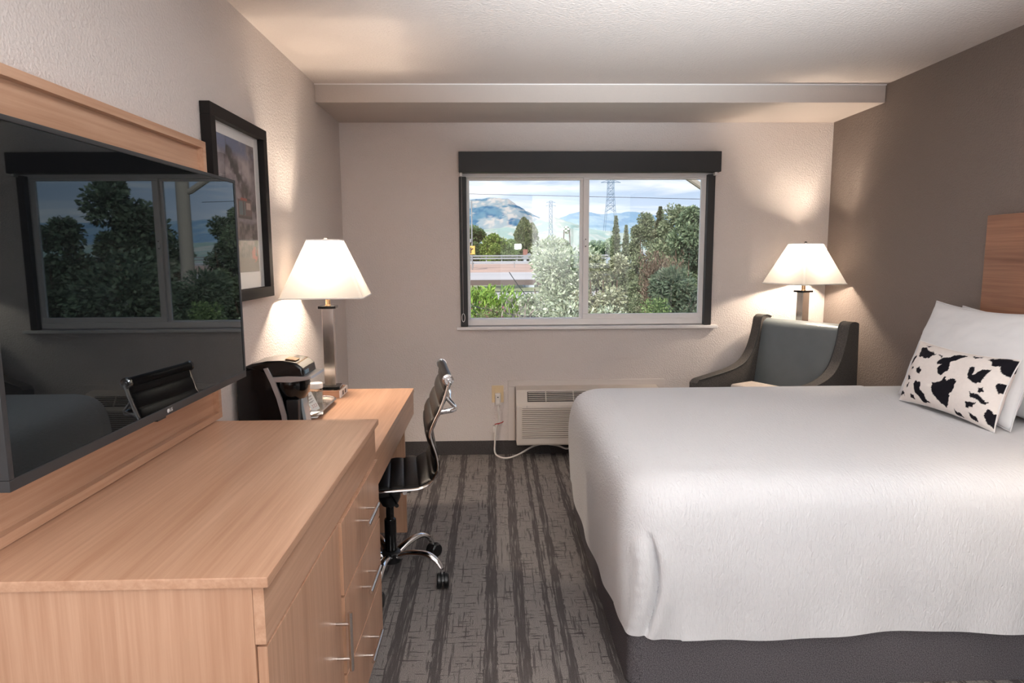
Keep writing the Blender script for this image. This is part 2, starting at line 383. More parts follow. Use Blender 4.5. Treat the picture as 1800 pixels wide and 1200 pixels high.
# ------------------------------------------------------------------ room shell
XL, XR, D, YS, ZS, ZC = -1.075, 2.44, 4.88, 4.25, 2.405, 2.515
YR, YH, XH = -2.2, -5.0, 0.7
struct('floor', bx((XL - .1, YH - .1, -.1), (XR + .1, D + .14, 0)), M['carpet'])
struct('ceiling', bx((XL - .1, YH - .1, ZC), (XR + .1, D + .14, ZC + .1)), M['ceiling'])
struct('wall_left', bx((XL - .1, YH, 0), (XL, D + .14, ZC)), M['wall'])
struct('wall_right', bx((XR, YR - .1, 0), (XR + .1, D + .14, ZC)), M['accent'])
WX0, WX1, WZ0, WZ1 = -.235, 1.60, .955, 2.085
wb = MB(); wb.box((XL, D, 0), (WX0, D + .14, ZC)); wb.box((WX1, D, 0), (XR, D + .14, ZC)); wb.box((WX0, D, 0), (WX1, D + .14, WZ0)); wb.box((WX0, D, WZ1), (WX1, D + .14, ZC))
struct('wall_back', wb, M['wall'])
wf = MB(); wf.box((XH, YR - .1, 0), (XR, YR, ZC)); wf.box((XH, YH, 0), (XH + .1, YR - .1, ZC)); wf.box((XL - .1, YH - .1, 0), (XH + .1, YH, ZC))
struct('wall_front', wf, M['wall'])
struct('ceiling_soffit', bx((XL, YS, ZS), (XR, D, ZC), .004), M['soffit'])
struct('trim_1', bx((XL, YS - .006, ZC - .006), (XR, YS, ZC)), M['white'])
struct('baseboard_back', bx((XL, D - .012, 0), (XR, D, .105), .004), M['base'])
struct('baseboard_left', bx((XL, YH, 0), (XL + .012, D - .012, .105), .004), M['base'])
struct('baseboard_right', bx((XR - .012, YR, 0), (XR, D - .012, .105), .004), M['base'])
dr = struct('door_1', bx((-.75, YH, 0), (.15, YH + .04, 2.05), .004), M['walnut'])
obj('door_handle', MB().tube([(.05, YH + .04, 1.0), (.05, YH + .09, 1.0), (-.06, YH + .09, 1.0)], .01), M['nickel'], dr, local=True)

# ------------------------------------------------------------------ window
win = MB(); frame_xz(win, WX0 + .005, WX1 - .005, D + .03, D + .11, WZ0 + .012, WZ1, .05, .05, .045, .055, .003)
window = struct('window_1', win, M['white'])
s1 = MB(); frame_xz(s1, WX0 + .045, .665, D + .075, D + .10, WZ0 + .04, WZ1 - .05, .018, .032, .022, .02, .003)
obj('sash', s1, M['white'], window, local=True)
s2 = MB(); frame_xz(s2, .655, WX1 - .045, D + .045, D + .072, WZ0 + .03, WZ1 - .045, .042, .042, .06, .024, .003)
obj('sash', s2, M['white'], window, local=True)
obj('glass_pane', bx((WX0 + .06, D + .086, WZ0 + .05), (.64, D + .0865, WZ1 - .06)), M['glass'], window, local=True, smooth=0)
obj('glass_pane', bx((.69, D + .058, WZ0 + .08), (WX1 - .08, D + .0585, WZ1 - .06)), M['glass'], window, local=True, smooth=0)
lt = MB(); lt.lathe([(.001, 0), (.012, .002), (.013, .006), (.010, .012), (.001, .014)], (0, 0, 0), 16, 'y', Matrix.Diagonal((1, 1, 2.6, 1)).to_3x3())
bmesh.ops.translate(lt.bm, vec=(.672, D + .045, 1.565), verts=lt.bm.verts)
latch = obj('latch', lt, M['white'], window, local=True)
obj('screw', MB().lathe([(.004, 0), (.004, .001), (.001, .0015)], (.672, D + .032, 1.59), 10, 'y').lathe([(.004, 0), (.004, .001), (.001, .0015)], (.672, D + .032, 1.54), 10, 'y'), M['bezel'], latch, local=True)
obj('window_sill', bx((-.272, D - .04, .94), (1.64, D + .10, .962), .005), M['white'], window, local=True)

rs = thing('roller_shade', 'black roller shade cassette with side channels mounted over the window', 'window shade', (.69, D, 2.05))
obj('cassette', bx((-.238, D - .085, 2.055), (1.612, D - .001, 2.196), .004), M['black_fabric'], rs)
obj('end_bracket', bx((-.232, D - .06, 2.03), (-.215, D - .004, 2.055), .003), M['white'], rs)
obj('end_bracket', bx((1.575, D - .06, 2.035), (1.595, D - .004, 2.055), .003), M['white'], rs)
obj('side_channel', bx((-.242, D - .02, .962), (-.19, D + .028, 2.032), .004), M['black_fabric'], rs)
obj('side_channel', bx((1.541, D - .02, .962), (1.594, D + .028, 2.045), .004), M['black_fabric'], rs)
ch = []
for k in range(60): ch.append((-.222, D - .026 - .002 * math.sin(k), 2.03 - k * (2.03 - 1.06) / 59))
chain = obj('bead_chain', MB().tube(ch, .0022, 6), M['silver'], rs)
obj('chain_weight', MB().tube([(-.222 + .011 * math.cos(t) , D - .027, 1.03 + .03 * math.sin(t)) for t in [2 * math.pi * k / 20 for k in range(20)]], .0025, 6, close_loop=True), M['white'], chain)

# ------------------------------------------------------------------ dresser
TY0, TY1, TX = 1.195, 2.41, -.427
dres = thing('dresser', 'light maple dresser with a door, three drawers and bar handles under the television', 'dresser', (-.75, 1.8, 0))
obj('top', bx((XL + .003, TY0, .868), (TX, TY1, .89), .003), M['mapleY'], dres)
obj('side_panel', bx((XL + .003, TY0 + .012, 0), (-.462, TY0 + .032, .868), .001), M['mapleZ'], dres)
obj('side_panel', bx((XL + .003, TY1 - .03, 0), (-.462, TY1 - .01, .868), .001), M['mapleZ'], dres)
obj('front_rail', bx((-.4615, TY0 + .012, .748), (-.44, TY1 - .01, .867), .001), M['mapleY'], dres)
obj('back_panel', bx((XL + .003, TY0 + .033, .06), (XL + .012, TY1 - .031, .867)), M['mapleZ'], dres)
obj('divider', bx((XL + .013, 1.80, .06), (-.464, 1.816, .747)), M['mapleZ'], dres)
obj('plinth', bx((XL + .05, TY0 + .034, 0), (-.50, TY1 - .032, .055)), M['mapleY'], dres)
def bar_handle(parent, p0, p1, x_face, x_bar, r=.0062):
    a, b = Vector(p0), Vector(p1); mb = MB(); mb.tube([(x_bar, a.y, a.z), (x_bar, b.y, b.z)], r, 14)
    for t in (.2, .8):
        q = a.lerp(b, t); mb.tube([(x_face, q.y, q.z), (x_bar, q.y, q.z)], r * .72, 10)
    return obj('handle', mb, M['nickel'], parent, label='brushed nickel bar handle')
door = obj('door', bx((-.461, TY0 + .018, .058), (-.441, 1.805, .740), .0015), M['mapleZ'], dres)
bar_handle(door, (0, 1.735, .345), (0, 1.735, .515), -.441, -.402)
for z0, z1, hz in ((.523, .740, .648), (.284, .517, .425), (.058, .278, .188)):
    d = obj('drawer', bx((-.461, 1.811, z0), (-.433, TY1 - .008, z1), .002), M['mapleZ'], dres)
    bar_handle(d, (0, 2.015, hz), (0, 2.195, hz), -.433, -.398)

# ------------------------------------------------------------------ wall panel behind TV
pan = thing('wall_panel', 'maple backing panel with raised edge mounted on wall behind the television', 'wall panel', (XL, 1.8, .89))
obj('board', bx((XL + .002, TY0 + .02, .905), (XL + .042, 2.44, 1.86)), M['mapleY'], pan)
pe = MB(); frame_yz(pe, XL + .002, -1.012, TY0, 2.462, .892, 1.883, .024, .001)
obj('edge_frame', pe, M['mapleY'], pan)

# ------------------------------------------------------------------ television
tv = thing('television', 'large flat screen television reflecting the window, above the dresser', 'television', (-.88, 1.74, 1.07))
TVX, a0, a1, b0, b1 = -.86, 1.167, 2.313, 1.070, 1.735
obj('back_housing', bx((TVX - .055, a0 + .06, b0 + .06), (TVX - .028, a1 - .06, b1 - .06), .008), M['black_plastic'], tv)
obj('back_cover', bx((TVX - .03, a0 + .004, b0 + .004), (TVX - .006, a1 - .004, b1 - .004), .004), M['black_plastic'], tv)
fr = MB()
fr.box((TVX - .02, a0, b0), (TVX, a1, b0 + .022), .002); fr.box((TVX - .02, a0, b1 - .011), (TVX, a1, b1), .002)
fr.box((TVX - .02, a0, b0 + .022), (TVX, a0 + .014, b1 - .011), .002); fr.box((TVX - .02, a1 - .011, b0 + .022), (TVX, a1, b1 - .011), .002)
bez = obj('bezel', fr, M['bezel'], tv)
obj('screen', bx((TVX - .018, a0 + .012, b0 + .02), (TVX - .003, a1 - .009, b1 - .009)), M['screen'], tv, smooth=0)
lg = MB(); ly = 1.750; lz = b0 + .0115
lg.lathe([(.0055, 0), (.0055, .0006)], (TVX, ly, lz), 18, 'x')
def bars(mb, rects, x):
    for (y0, z0, y1, z1) in rects: mb.box((x, y0, z0), (x + .0006, y1, z1))
y = ly + .0085
bars(lg, [(y, lz - .0045, y + .0016, lz + .0045), (y, lz - .0045, y + .0055, lz - .003)], TVX)
y += .008
bars(lg, [(y, lz - .0045, y + .0016, lz + .0045), (y, lz - .0045, y + .007, lz - .003), (y, lz + .003, y + .007, lz + .0045), (y + .0054, lz - .003, y + .007, lz + .0005), (y + .0035, lz - .001, y + .007, lz + .0005)], TVX)
obj('logo', lg, M['silver_print'], bez, label='small silver round emblem with two letters')
obj('sensor', bx((TVX - .014, 1.70, b0 - .006), (TVX - .004, 1.745, b0), .001), M['black_plastic'], bez)
obj('wall_mount', bx((XL + .043, 1.60, 1.25), (TVX - .055, 1.88, 1.55), .01), M['black_plastic'], tv)

# ------------------------------------------------------------------ framed picture (cable car in cloud)
def vnoise(x, y, seed=0):
    r = np.random.RandomState(seed); g = r.rand(64, 64)
    xi, yi = np.floor(x).astype(int), np.floor(y).astype(int); fx, fy = x - xi, y - yi; fx = fx * fx * (3 - 2 * fx); fy = fy * fy * (3 - 2 * fy)
    G = lambda a, b: g[a % 64, b % 64]
    return (G(xi, yi) * (1 - fx) + G(xi + 1, yi) * fx) * (1 - fy) + (G(xi, yi + 1) * (1 - fx) + G(xi + 1, yi + 1) * fx) * fy
def fbm(x, y, seed=0, o=5):
    s = 0; a = .5; t = 0
    for k in range(o): s = s + a * vnoise(x * 2 ** k, y * 2 ** k, seed + k); t += a; a *= .55
    return s / t
def color_grid(name, P, nu, nv, colfn, m, parent):
    """flat or curved printed sheet: P(u,v)->points arrays, colfn(u,v)->linear rgb"""
    u, v = np.meshgrid(np.linspace(0, 1, nu + 1), np.linspace(0, 1, nv + 1), indexing='ij'); u = u.ravel(); v = v.ravel()
    pts = P(u, v); col = colfn(u, v)
    idx = lambda i, j: i * (nv + 1) + j
    faces = [(idx(i, j), idx(i + 1, j), idx(i + 1, j + 1), idx(i, j + 1)) for i in range(nu) for j in range(nv)]
    me = bpy.data.meshes.new(name); inv = np.array(root_of(parent).matrix_basis.inverted())
    pts = pts @ inv[:3, :3].T + inv[:3, 3]
    me.from_pydata(pts.tolist(), [], faces); me.update()
    at = me.color_attributes.new('col', 'FLOAT_COLOR', 'POINT'); at.data.foreach_set('color', np.c_[col, np.ones(len(col))].astype(np.float32).ravel())
    me.polygons.foreach_set('use_smooth', [True] * len(me.polygons)); me.materials.append(m)
    o = bpy.data.objects.new(name, me); C.objects.link(o); o.parent = parent; return o
S3 = lambda r, g, b: np.array(srgb(r, g, b)[:3])
def mixc(a, b, t): return a * (1 - t[:, None]) + b * t[:, None]
def art_cable(u, v):
    n = fbm(u * 5 + 3, v * 8, 3); n2 = fbm(u * 14, v * 22, 11); n3 = fbm(u * 3 + 8, v * 4, 21)
    c = mixc(S3(92, 84, 92), S3(190, 178, 180), np.clip((n - .3) / .38, 0, 1))
    sky = np.clip((v - .86) / .06, 0, 1) * np.clip((n3 - .38) / .1, 0, 1); c = mixc(c, S3(106, 122, 158), sky)
    ridge = np.exp(-((v - (1.0 - .55 * (u - .25) - .12)) / .085) ** 2) * (u > .2); c = mixc(c, S3(30, 30, 34), np.clip(ridge * (n2 * 4.0 - 1.2), 0, 1))
    r2 = np.exp(-(((u - .12) / .12) ** 2 + ((v - .60) / .07) ** 2)); c = mixc(c, S3(34, 32, 35), np.clip(r2 * (n2 * 4 - 1.2), 0, 1))
    low = np.clip((.40 - v + (n - .5) * .12) / .03, 0, 1); c = mixc(c, mixc(S3(34, 30, 30), S3(140, 128, 122), np.clip(n2 * 2.6 - .9, 0, 1)), low)
    bot = np.clip((.10 + .05 * n3 - v) / .02, 0, 1); c = mixc(c, S3(84, 70, 62), bot)
    red = (np.exp(-(((u - .88) / .10) ** 2 + ((v - .14) / .07) ** 2)) > .45) & (n2 > .45); c[red] = S3(176, 70, 50)
    def rect(u0, u1, v0, v1, col):
        k = (u >= u0) & (u <= u1) & (v >= v0) & (v <= v1); c[k] = col
    rect(.60, .64, .55, .68, S3(60, 52, 52)); rect(.58, .70, .66, .685, S3(70, 60, 58))
    k = np.abs(u - (.62 - (v - .55) * .6)) < .018; k &= (v > .55) & (v < .64); c[k] = S3(64, 54, 52)
    k = np.abs(u - (.64 + (.66 - v) * .8)) < .018; k &= (v > .55) & (v < .64); c[k] = S3(64, 54, 52)
    rect(.45, .86, .43, .56, S3(104, 80, 76)); rect(.49, .66, .445, .55, S3(90, 118, 122)); rect(.60, .63, .445, .55, S3(70, 60, 58)); rect(.70, .82, .49, .545, S3(196, 170, 160)); rect(.54, .72, .555, .575, S3(176, 78, 56)); rect(.45, .86, .42, .435, S3(66, 52, 50))
    return c * .82
def framed_picture(name, label, x_wall, x_front, y0, y1, z0, z1, fw, colfn, frame_m, flip=False):
    t = thing(name, label, 'picture', (x_wall, (y0 + y1) / 2, z0))
    s = 1 if x_front > x_wall else -1
    f = MB(); frame_yz(f, min(x_wall, x_front), max(x_wall, x_front), y0, y1, z0, z1, fw, .002); obj('frame', f, M['black_frame'], t)
    xm = x_wall + s * .010
    obj('mat_board', bx((x_wall + s * .002, y0 + fw * .9, z0 + fw * .9), (xm, y1 - fw * .9, z1 - fw * .9)), M['white_paper'], t)
    return t, xm, s
fp, xm, s_ = framed_picture('framed_picture', 'black framed print of a cable car in cloud, on wall beside the desk lamp', XL + .001, -1.035, 2.575, 3.195, 1.298, 2.05, .046, None, M['black_plastic'])
color_grid('print', lambda u, v: np.c_[np.full_like(u, xm + .001), 2.690 + u * .400, 1.415 + v * .545], 110, 150, art_cable, M['art'], fp)
obj('glass', bx((xm + .006, 2.62, 1.343), (xm + .0065, 3.15, 2.005)), M['picture_glass'], fp, smooth=0)

# ------------------------------------------------------------------ desk
desk = thing('desk', 'maple writing desk beyond the dresser holding lamp and coffee maker', 'desk', (-.76, 3.05, 0))
DY0, DY1 = 2.416, 3.70
obj('top', bx((XL + .003, DY0, .722), (-.452, DY1, .745), .002), M['mapleY'], desk)
obj('apron', bx((-.478, DY0, .60), (-.456, DY1 - .004, .721), .001), M['mapleY'], desk)
obj('end_panel', bx((XL + .02, 3.465, 0), (-.480, 3.492, .721), .001), M['mapleZ'], desk)
obj('back_panel', bx((XL + .015, DY0, .36), (XL + .033, 3.464, .721)), M['mapleY'], desk)

# ------------------------------------------------------------------ lamps
def make_lamp(name, label, loc, rz, lift, energy, hb=.20, ht=.082, hs=.29, fin='white'):
    t = thing(name, label, 'lamp', loc, rz, )
    zb = lift
    obj('base', bx((-.052, -.052, 0), (.052, .052, .016), .002), M['black_gloss'], t, local=True)
    obj('column', bx((-.029, -.029, .016), (.029, .029, zb - .062), .002), M['nickel'], t, local=True)
    obj('cap', bx((-.045, -.045, zb - .062), (.045, .045, zb - .048), .002), M['black_gloss'], t, local=True)
    obj('stem', MB().lathe([(.016, zb - .048), (.016, zb - .045), (.0125, zb - .043), (.0125, zb + .05), (.018, zb + .055), (.018, zb + .11), (.004, zb + .112), (.004, zb + hs + .006)], (0, 0, 0), 16), M['brass'], t, local=True)
    # four sided tapered shade, slightly clipped corners
    def ring(h, z, cut):
        c = h - cut; return [(c, -h, z), (h, -c, z), (h, c, z), (c, h, z), (-c, h, z), (-h, c, z), (-h, -c, z), (-c, -h, z)]
    sm = MB(); sm.rings([ring(hb, zb, .012), ring(hb + (ht - hb) * .5, zb + hs * .5, .010), ring(ht, zb + hs, .008)], True, False)
    sh = obj('lamp_shade', sm, M['shade'], t, local=True, smooth=20)
    for h, z, cut in ((hb, zb, .012), (ht, zb + hs, .008)): obj('trim_binding', MB().tube(ring(h, z, cut), .0035, 6, close_loop=True), M['white_paper'], sh, local=True)
    sp = MB()
    for q in ring(ht, zb + hs - .004, .008)[::2]: sp.tube([(0, 0, zb + hs - .004), q], .0016, 6)
    obj('spider', sp, M['brass'], sh, local=True)
    obj('finial', MB().lathe([(.001, zb + hs), (.009, zb + hs + .003), (.010, zb + hs + .008), (.006, zb + hs + .013), (.001, zb + hs + .015)], (0, 0, 0), 14), M['white'] if fin == 'white' else M['black_plastic'], t, local=True)
    obj('bulb', MB().lathe([(.012, zb + .112), (.016, zb + .125), (.028, zb + .15), (.029, zb + .165), (.02, zb + .185), (.001, zb + .192)], (.0, 0, 0), 16), M['bulb'], t, local=True)
    l = bpy.data.lights.new('lamp_light', 'POINT'); l.energy = energy; l.color = (1, .84, .67); l.shadow_soft_size = .034
    lo = bpy.data.objects.new('lamp_light', l); C.objects.link(lo); lo.parent = t; lo.location = (0, 0, zb + .155)
    # the light sits in the bulb
    for o in bpy.data.objects:
        if o.parent == t and o.name.startswith('bulb'): o.visible_shadow = True
    return t
LAMP_E = 66
hub = thing('power_hub', 'maple power hub box with two outlets under the desk lamp', 'power strip', (-.89, 3.54, .745))
obj('case', bx((-1.0, 3.46, .7455), (-.812, 3.62, .783), .002), M['mapleX'], hub)
pl = obj('outlet_plate', bx((-.812, 3.46, .7455), (-.804, 3.62, .783), .001), M['white'], hub)
for yy in (3.51, 3.565): obj('socket', bx((-.8045, yy - .014, .754), (-.803, yy + .014, .775)), M['black_plastic'], pl)
obj('button', bx((-.845, 3.475, .783), (-.825, 3.49, .785), .001), M['black_plastic'], hub)
obj('button', bx((-.845, 3.585, .783), (-.825, 3.60, .785), .001), M['black_plastic'], hub)
make_lamp('table_lamp', 'lit lamp with white square shade standing on the maple desk', (-.868, 3.525, .7855), math.radians(4), .487, LAMP_E, hb=.204, fin='white')

# ------------------------------------------------------------------ corner table + armchair lamp
ct = thing('corner_table', 'small dark corner table under the lamp, hidden behind the armchair', 'table', (2.25, 4.70, 0))
obj('top', MB().prism([(1.985, 4.862), (2.42, 4.862), (2.42, 4.46), (2.22, 4.46), (2.0, 4.84)], 'xy', .745, .77, .002), M['dark_wood'], ct)
for p in ((2.06, 4.835), (2.40, 4.84), (2.38, 4.49)): obj('leg', bx((p[0] - .014, p[1] - .014, 0), (p[0] + .014, p[1] + .014, .745), .002), M['dark_wood'], ct)
make_lamp('table_lamp', 'lit lamp with white square shade in the corner behind the grey armchair', (2.165, 4.635, .7705), math.radians(20), .502, LAMP_E, hb=.198, ht=.082, hs=.275, fin='black')

# bedside lamp on the near side (just outside the frame, seen as a reflection in the panes)
ns = thing('nightstand', 'dark wooden nightstand beside the near end of the bed', 'nightstand', (2.19, 1.72, 0))
obj('body', bx((1.95, 1.50, .06), (2.43, 1.95, .64), .003), M['dark_wood'], ns)
obj('top', bx((1.94, 1.49, .64), (2.435, 1.96, .665), .003), M['dark_wood'], ns)
nd = obj('drawer', bx((1.938, 1.52, .40), (1.95, 1.93, .62), .002), M['dark_wood'], ns)
bar_handle(nd, (0, 1.64, .53), (0, 1.80, .53), 1.938, 1.91)
make_lamp('table_lamp', 'lit bedside lamp with white square shade standing on the nightstand', (2.2, 1.72, .666), 0, .50, LAMP_E * .35, fin='white')

# framed picture on the wall behind the camera (reflected in the window)
rp = thing('framed_picture', 'white matted black framed mountain print on the wall behind the camera', 'picture', (1.76, YR, 1.19))
f = MB(); frame_xz(f, 1.39, 2.13, YR + .001, YR + .03, 1.19, 1.99, .04, .04, .04, .04, .002); obj('frame', f, M['black_plastic'], rp)
obj('mat_board', bx((1.425, YR + .002, 1.225), (2.095, YR + .012, 1.955)), M['white_paper'], rp)
color_grid('print', lambda u, v: np.c_[1.52 + u * .48, np.full_like(u, YR + .0135), 1.32 + v * .54], 40, 40, lambda u, v: mixc(S3(70, 84, 72), S3(180, 190, 200), np.clip((v - .5 + .3 * (fbm(u * 4, v * 4, 5) - .5)) * 6, 0, 1)), M['art'], rp)

# ------------------------------------------------------------------ coffee maker
cm = thing('coffee_maker', 'black single serve coffee maker with silver trim at the desk end', 'coffee maker', (-.92, 2.78, .745))
cy0, cy1 = 2.70, 2.90
zk = .7455
obj('body', MB().prism([(-1.05, zk), (-.865, zk), (-.873, .84), (-.895, .95), (-.925, 1.03), (-.935, 1.045), (-.985, 1.042), (-1.05, 1.035)], 'xz', cy0 + .004, cy1 - .004, .008, 3), M['black_gloss'], cm)
lidp = [(-1.045, 1.040), (-.99, 1.065), (-.93, 1.077), (-.87, 1.078), (-.82, 1.068), (-.795, 1.045), (-.79, 1.012), (-.80, 1.005), (-.925, 1.005), (-.94, 1.045)]
lid = obj('lid', MB().prism(lidp, 'xz', cy0 + .004, cy1 - .004, .016, 4), M['black_gloss'], cm)
obj('badge', bx((-.8, 2.725, 1.018), (-.7885, 2.775, 1.034), .001), M['badge'], lid)
obj('top_button', MB().prism([(-.87, 1.078), (-.83, 1.071), (-.828, 1.075), (-.868, 1.083)], 'xz', 2.74, 2.80, .001), M['brass'], lid)
bandp = [(-.927, 1.008), (-.855, 1.012), (-.80, 1.010), (-.762, 1.010), (-.757, 1.002), (-.79, .992), (-.84, .986), (-.918, .986)]
obj('lid_handle', MB().prism(bandp, 'xz', cy0 - .001, cy1 + .001, .004, 2), M['silver'], cm)
obj('brew_head', MB().rings([[(cx + rx * math.cos(t), (cy0 + cy1) / 2 + ry * math.sin(t), z) for t in [2 * math.pi * k / 24 for k in range(24)]] for cx, rx, ry, z in ((-.862, .062, .096, .986), (-.862, .066, .098, .965), (-.858, .058, .088, .925), (-.854, .042, .06, .900), (-.852, .02, .03, .896))]), M['black_gloss'], cm)
st = [(-.942, 1.046), (-.918, .985), (-.897, .915), (-.882, .84), (-.876, zk), (-.858, zk), (-.864, .84), (-.878, .915), (-.899, .985), (-.926, 1.050)]
obj('side_strip', MB().prism(st, 'xz', cy0 - .003, cy0 + .008, .002), M['silver'], cm)
obj('side_strip', MB().prism(st, 'xz', cy1 - .008, cy1 + .003, .002), M['silver'], cm)
obj('neck', bx((-.87, cy0 + .02, zk), (-.822, cy1 - .02, .905), .006), M['black_plastic'], cm)
obj('front_panel', MB().prism([(-.828, .905), (-.818, .905), (-.800, zk + .02), (-.814, zk + .02)], 'xz', cy0 + .065, cy1 - .065, .002), M['smoke'], cm)
obj('drip_tray', bx((-.866, cy0 + .01, zk), (-.775, cy1 - .01, zk + .02), .005), M['black_plastic'], cm)

for o_ in [q for q in bpy.data.objects if q.type == 'MESH' and root_of(q) == cm]:
    for v_ in o_.data.vertices:   # proportions of the housing
        wx_ = v_.co.x + cm.location.x; v_.co.x = -1.05 + (wx_ + 1.05) * 1.06 - cm.location.x; v_.co.z *= .95

# ------------------------------------------------------------------ tray and the things on it
def rrect(x0, x1, y0, y1, r, z, n=6):
    out = []
    for cx, cy, a in ((x1 - r, y1 - r, 0), (x0 + r, y1 - r, 90), (x0 + r, y0 + r, 180), (x1 - r, y0 + r, 270)):
        for k in range(n + 1):
            t = math.radians(a + 90 * k / n); out.append((cx + r * math.cos(t), cy + r * math.sin(t), z))
    return out
tx0, tx1, ty0, ty1 = -1.02, -.80, 2.97, 3.40
tray = thing('serving_tray', 'silver serving tray with rolled rim on desk between coffee maker and lamp', 'tray', (-.91, 3.18, .745))
obj('tray_base', MB().rings([rrect(tx0 + .025, tx1 - .025, ty0 + .025, ty1 - .025, .06, .7458), rrect(tx0 + .025, tx1 - .025, ty0 + .025, ty1 - .025, .06, .750), rrect(tx0 + .012, tx1 - .012, ty0 + .012, ty1 - .012, .075, .762), rrect(tx0, tx1, ty0, ty1, .085, .768), rrect(tx0, tx1, ty0, ty1, .085, .765), rrect(tx0 + .012, tx1 - .012, ty0 + .012, ty1 - .012, .075, .757)][::-1], True, True), M['nickel'], tray)
obj('rim', MB().tube(rrect(tx0, tx1, ty0, ty1, .085, .769), .004, 8, close_loop=True), M['chrome'], tray)
def glass_jar(loc, label, name='glass_jar'):
    t = thing(name, label, 'jar', loc)
    obj('jar', MB().lathe([(.001, 0), (.03, 0), (.033, .006), (.033, .07), (.029, .08), (.0275, .08), (.031, .068), (.031, .008), (.028, .004), (.001, .004)], (0, 0, 0), 24), M['clear'], t, local=True)
    prof = [(.001, .080), (.030, .080), (.0335, .082), (.0335, .102), (.031, .106), (.001, .107)]
    obj('lid', MB().lathe(prof, (0, 0, 0), 32), M['white'], t, local=True)
    f = MB()
    rr = random.Random(3)
    for k in range(6):
        a = rr.random() * 6.28; f.box((-.016, -.0015, 0), (.016, .0015, .055), .0005, 1, Matrix.Translation((.012 * math.cos(a), .012 * math.sin(a), .006)) @ Matrix.Rotation(a, 4, 'Z') @ Matrix.Rotation(.12, 4, 'X'))
    obj('filling', f, M['beige'], t, local=True)
    return t
glass_jar((-.888, 3.30, .7505), 'clear glass jar with white ribbed lid on the silver tray')
glass_jar((-.945, 3.26, .7505), 'second clear white lidded jar tucked behind coffee maker on tray')
cd = thing('info_card', 'white printed card with red marks leaning on the tray', 'card', (-.846, 3.13, .757))
cd.rotation_euler = (math.radians(-14), math.radians(-27), math.radians(8))
obj('card', bx((-.019, -.0006, 0), (.019, .0006, .092)), M['white_paper'], cd, local=True)
pr_ = MB()
for k, (z, w) in enumerate(((.083, .008), (.074, .027), (.070, .025), (.060, .026), (.056, .022), (.047, .026), (.043, .02))): pr_.box((-.0145, -.0011, z), (-.0145 + w, -.0006, z + .0016))
obj('text_lines', pr_, M['ink'], cd, local=True, kind='stuff')
rr_ = MB()
for k in range(3): rr_.tube([(-.010 + k * .009, -.0009, .016), (-.004 + k * .009, -.0009, .018), (-.006 + k * .009, -.0009, .024), (-.003 + k * .009, -.0009, .029), (-.009 + k * .009, -.0009, .031)], .0009, 5)
obj('red_marks', rr_, M['red'], cd, local=True, label='three red printed squiggles')
sq = [((-.885, 3.03), 5, .150, .07, 'white', 'white sachet on the tray, lowest of the small stack'), ((-.875, 3.045), -8, .14, .06, 'paper2', 'cream printed sachet lying in middle of the small stack'), ((-.850, 3.03), 12, .12, .055, 'white', 'pale sachet with dark print topping the small stack')]
M['paper2'] = mat('cream_sachet', srgb(226, 214, 196), 0.5)
for k, (c, a, w, h, mm, lab) in enumerate(sq):
    t = thing('sachet', lab, 'sachet', (c[0], c[1], .7515 + k * .0065), math.radians(a), 'sachets on the tray')
    obj('packet', MB().rings([[(x * w / 2 * q, y_ * h / 2 * q2, z) for x, y_ in ((-1, -1), (1, -1), (1, 1), (-1, 1))] for q, q2, z in ((1, 1, 0), (.9, .85, .003), (.9, .85, .0035), (.6, .5, .006))]), M['white_paper'] if mm == 'white' else M['paper2'], t, local=True)
    obj('printed_mark', MB().tube([(-w * .2, 0, .0066), (w * .05, .003, .0066)], .0016 + .001 * k, 6), [M['red'], M['ink'], M['ink']][k], t, local=True)

# ------------------------------------------------------------------ desk chair
oc = thing('desk_chair', 'black ribbed leather office chair with chrome frame pulled up to the desk', 'chair', (-.486, 2.964, 0), math.radians(7.9))
prof = [(-.285, .455), (-.278, .485), (-.25, .497), (-.12, .490), (-.019, .492), (.08, .493), (.135, .497), (.178, .518), (.205, .558), (.211, .600), (.202, .650), (.187, .70), (.183, .735), (.198, .775), (.227, .835), (.250, .895), (.268, .955)]
pp = smoothpath([(x, 0, z) for x, z in prof], 6)
for sy in (-1, 1):
    rail = obj('side_rail', MB().tube([(p.x, sy * .222, p.z) for p in pp], .0085, 10, flat=(1.25, .8)), M['chrome'], oc, local=True)
def nrm(i):
    a, b = pp[max(i - 1, 0)], pp[min(i + 1, len(pp) - 1)]; d = (b - a).normalized(); return Vector((-d.z, 0, d.x))
L_ = [0]
for i in range(1, len(pp)): L_.append(L_[-1] + (pp[i] - pp[i - 1]).length)
def sling(i0, i1, thick=.011, amp=.009, pitch=.062):
    # densify along the path so ribs show as rounded channels
    n = 150; tot0, tot1 = L_[i0], L_[i1]; rings = []
    for k in range(n + 1):
        s = tot0 + (tot1 - tot0) * k / n
        i = max(j for j in range(len(L_)) if L_[j] <= s + 1e-9); i = min(i, len(pp) - 2); t = (s - L_[i]) / max(L_[i + 1] - L_[i], 1e-6)
        p = pp[i].lerp(pp[i + 1], t); nn = nrm(i).lerp(nrm(i + 1), t).normalized()
        rib = abs(math.sin(math.pi * (s - tot0) / pitch)) ** .45
        e = min(1, (k + .2) / 2, (n - k + .2) / 2)
        up = thick + amp * rib
        ring = []
        W = .213
        for y_, q in ((-W, .35), (-W + .012, .85), (-W * .5, 1), (0, 1.0), (W * .5, 1), (W - .012, .85), (W, .35)): ring.append(p + nn * (up * q * e) + Vector((0, y_, 0)))
        for y_ in (W, W * .5, 0, -W * .5, -W): ring.append(p - nn * (.006 + .004 * rib) * e + Vector((0, y_, 0)))
        rings.append(ring)
    return MB().rings(rings)
isplit = 8 * 6
obj('seat', sling(2, isplit), M['leather_black'], oc, local=True, smooth=50)
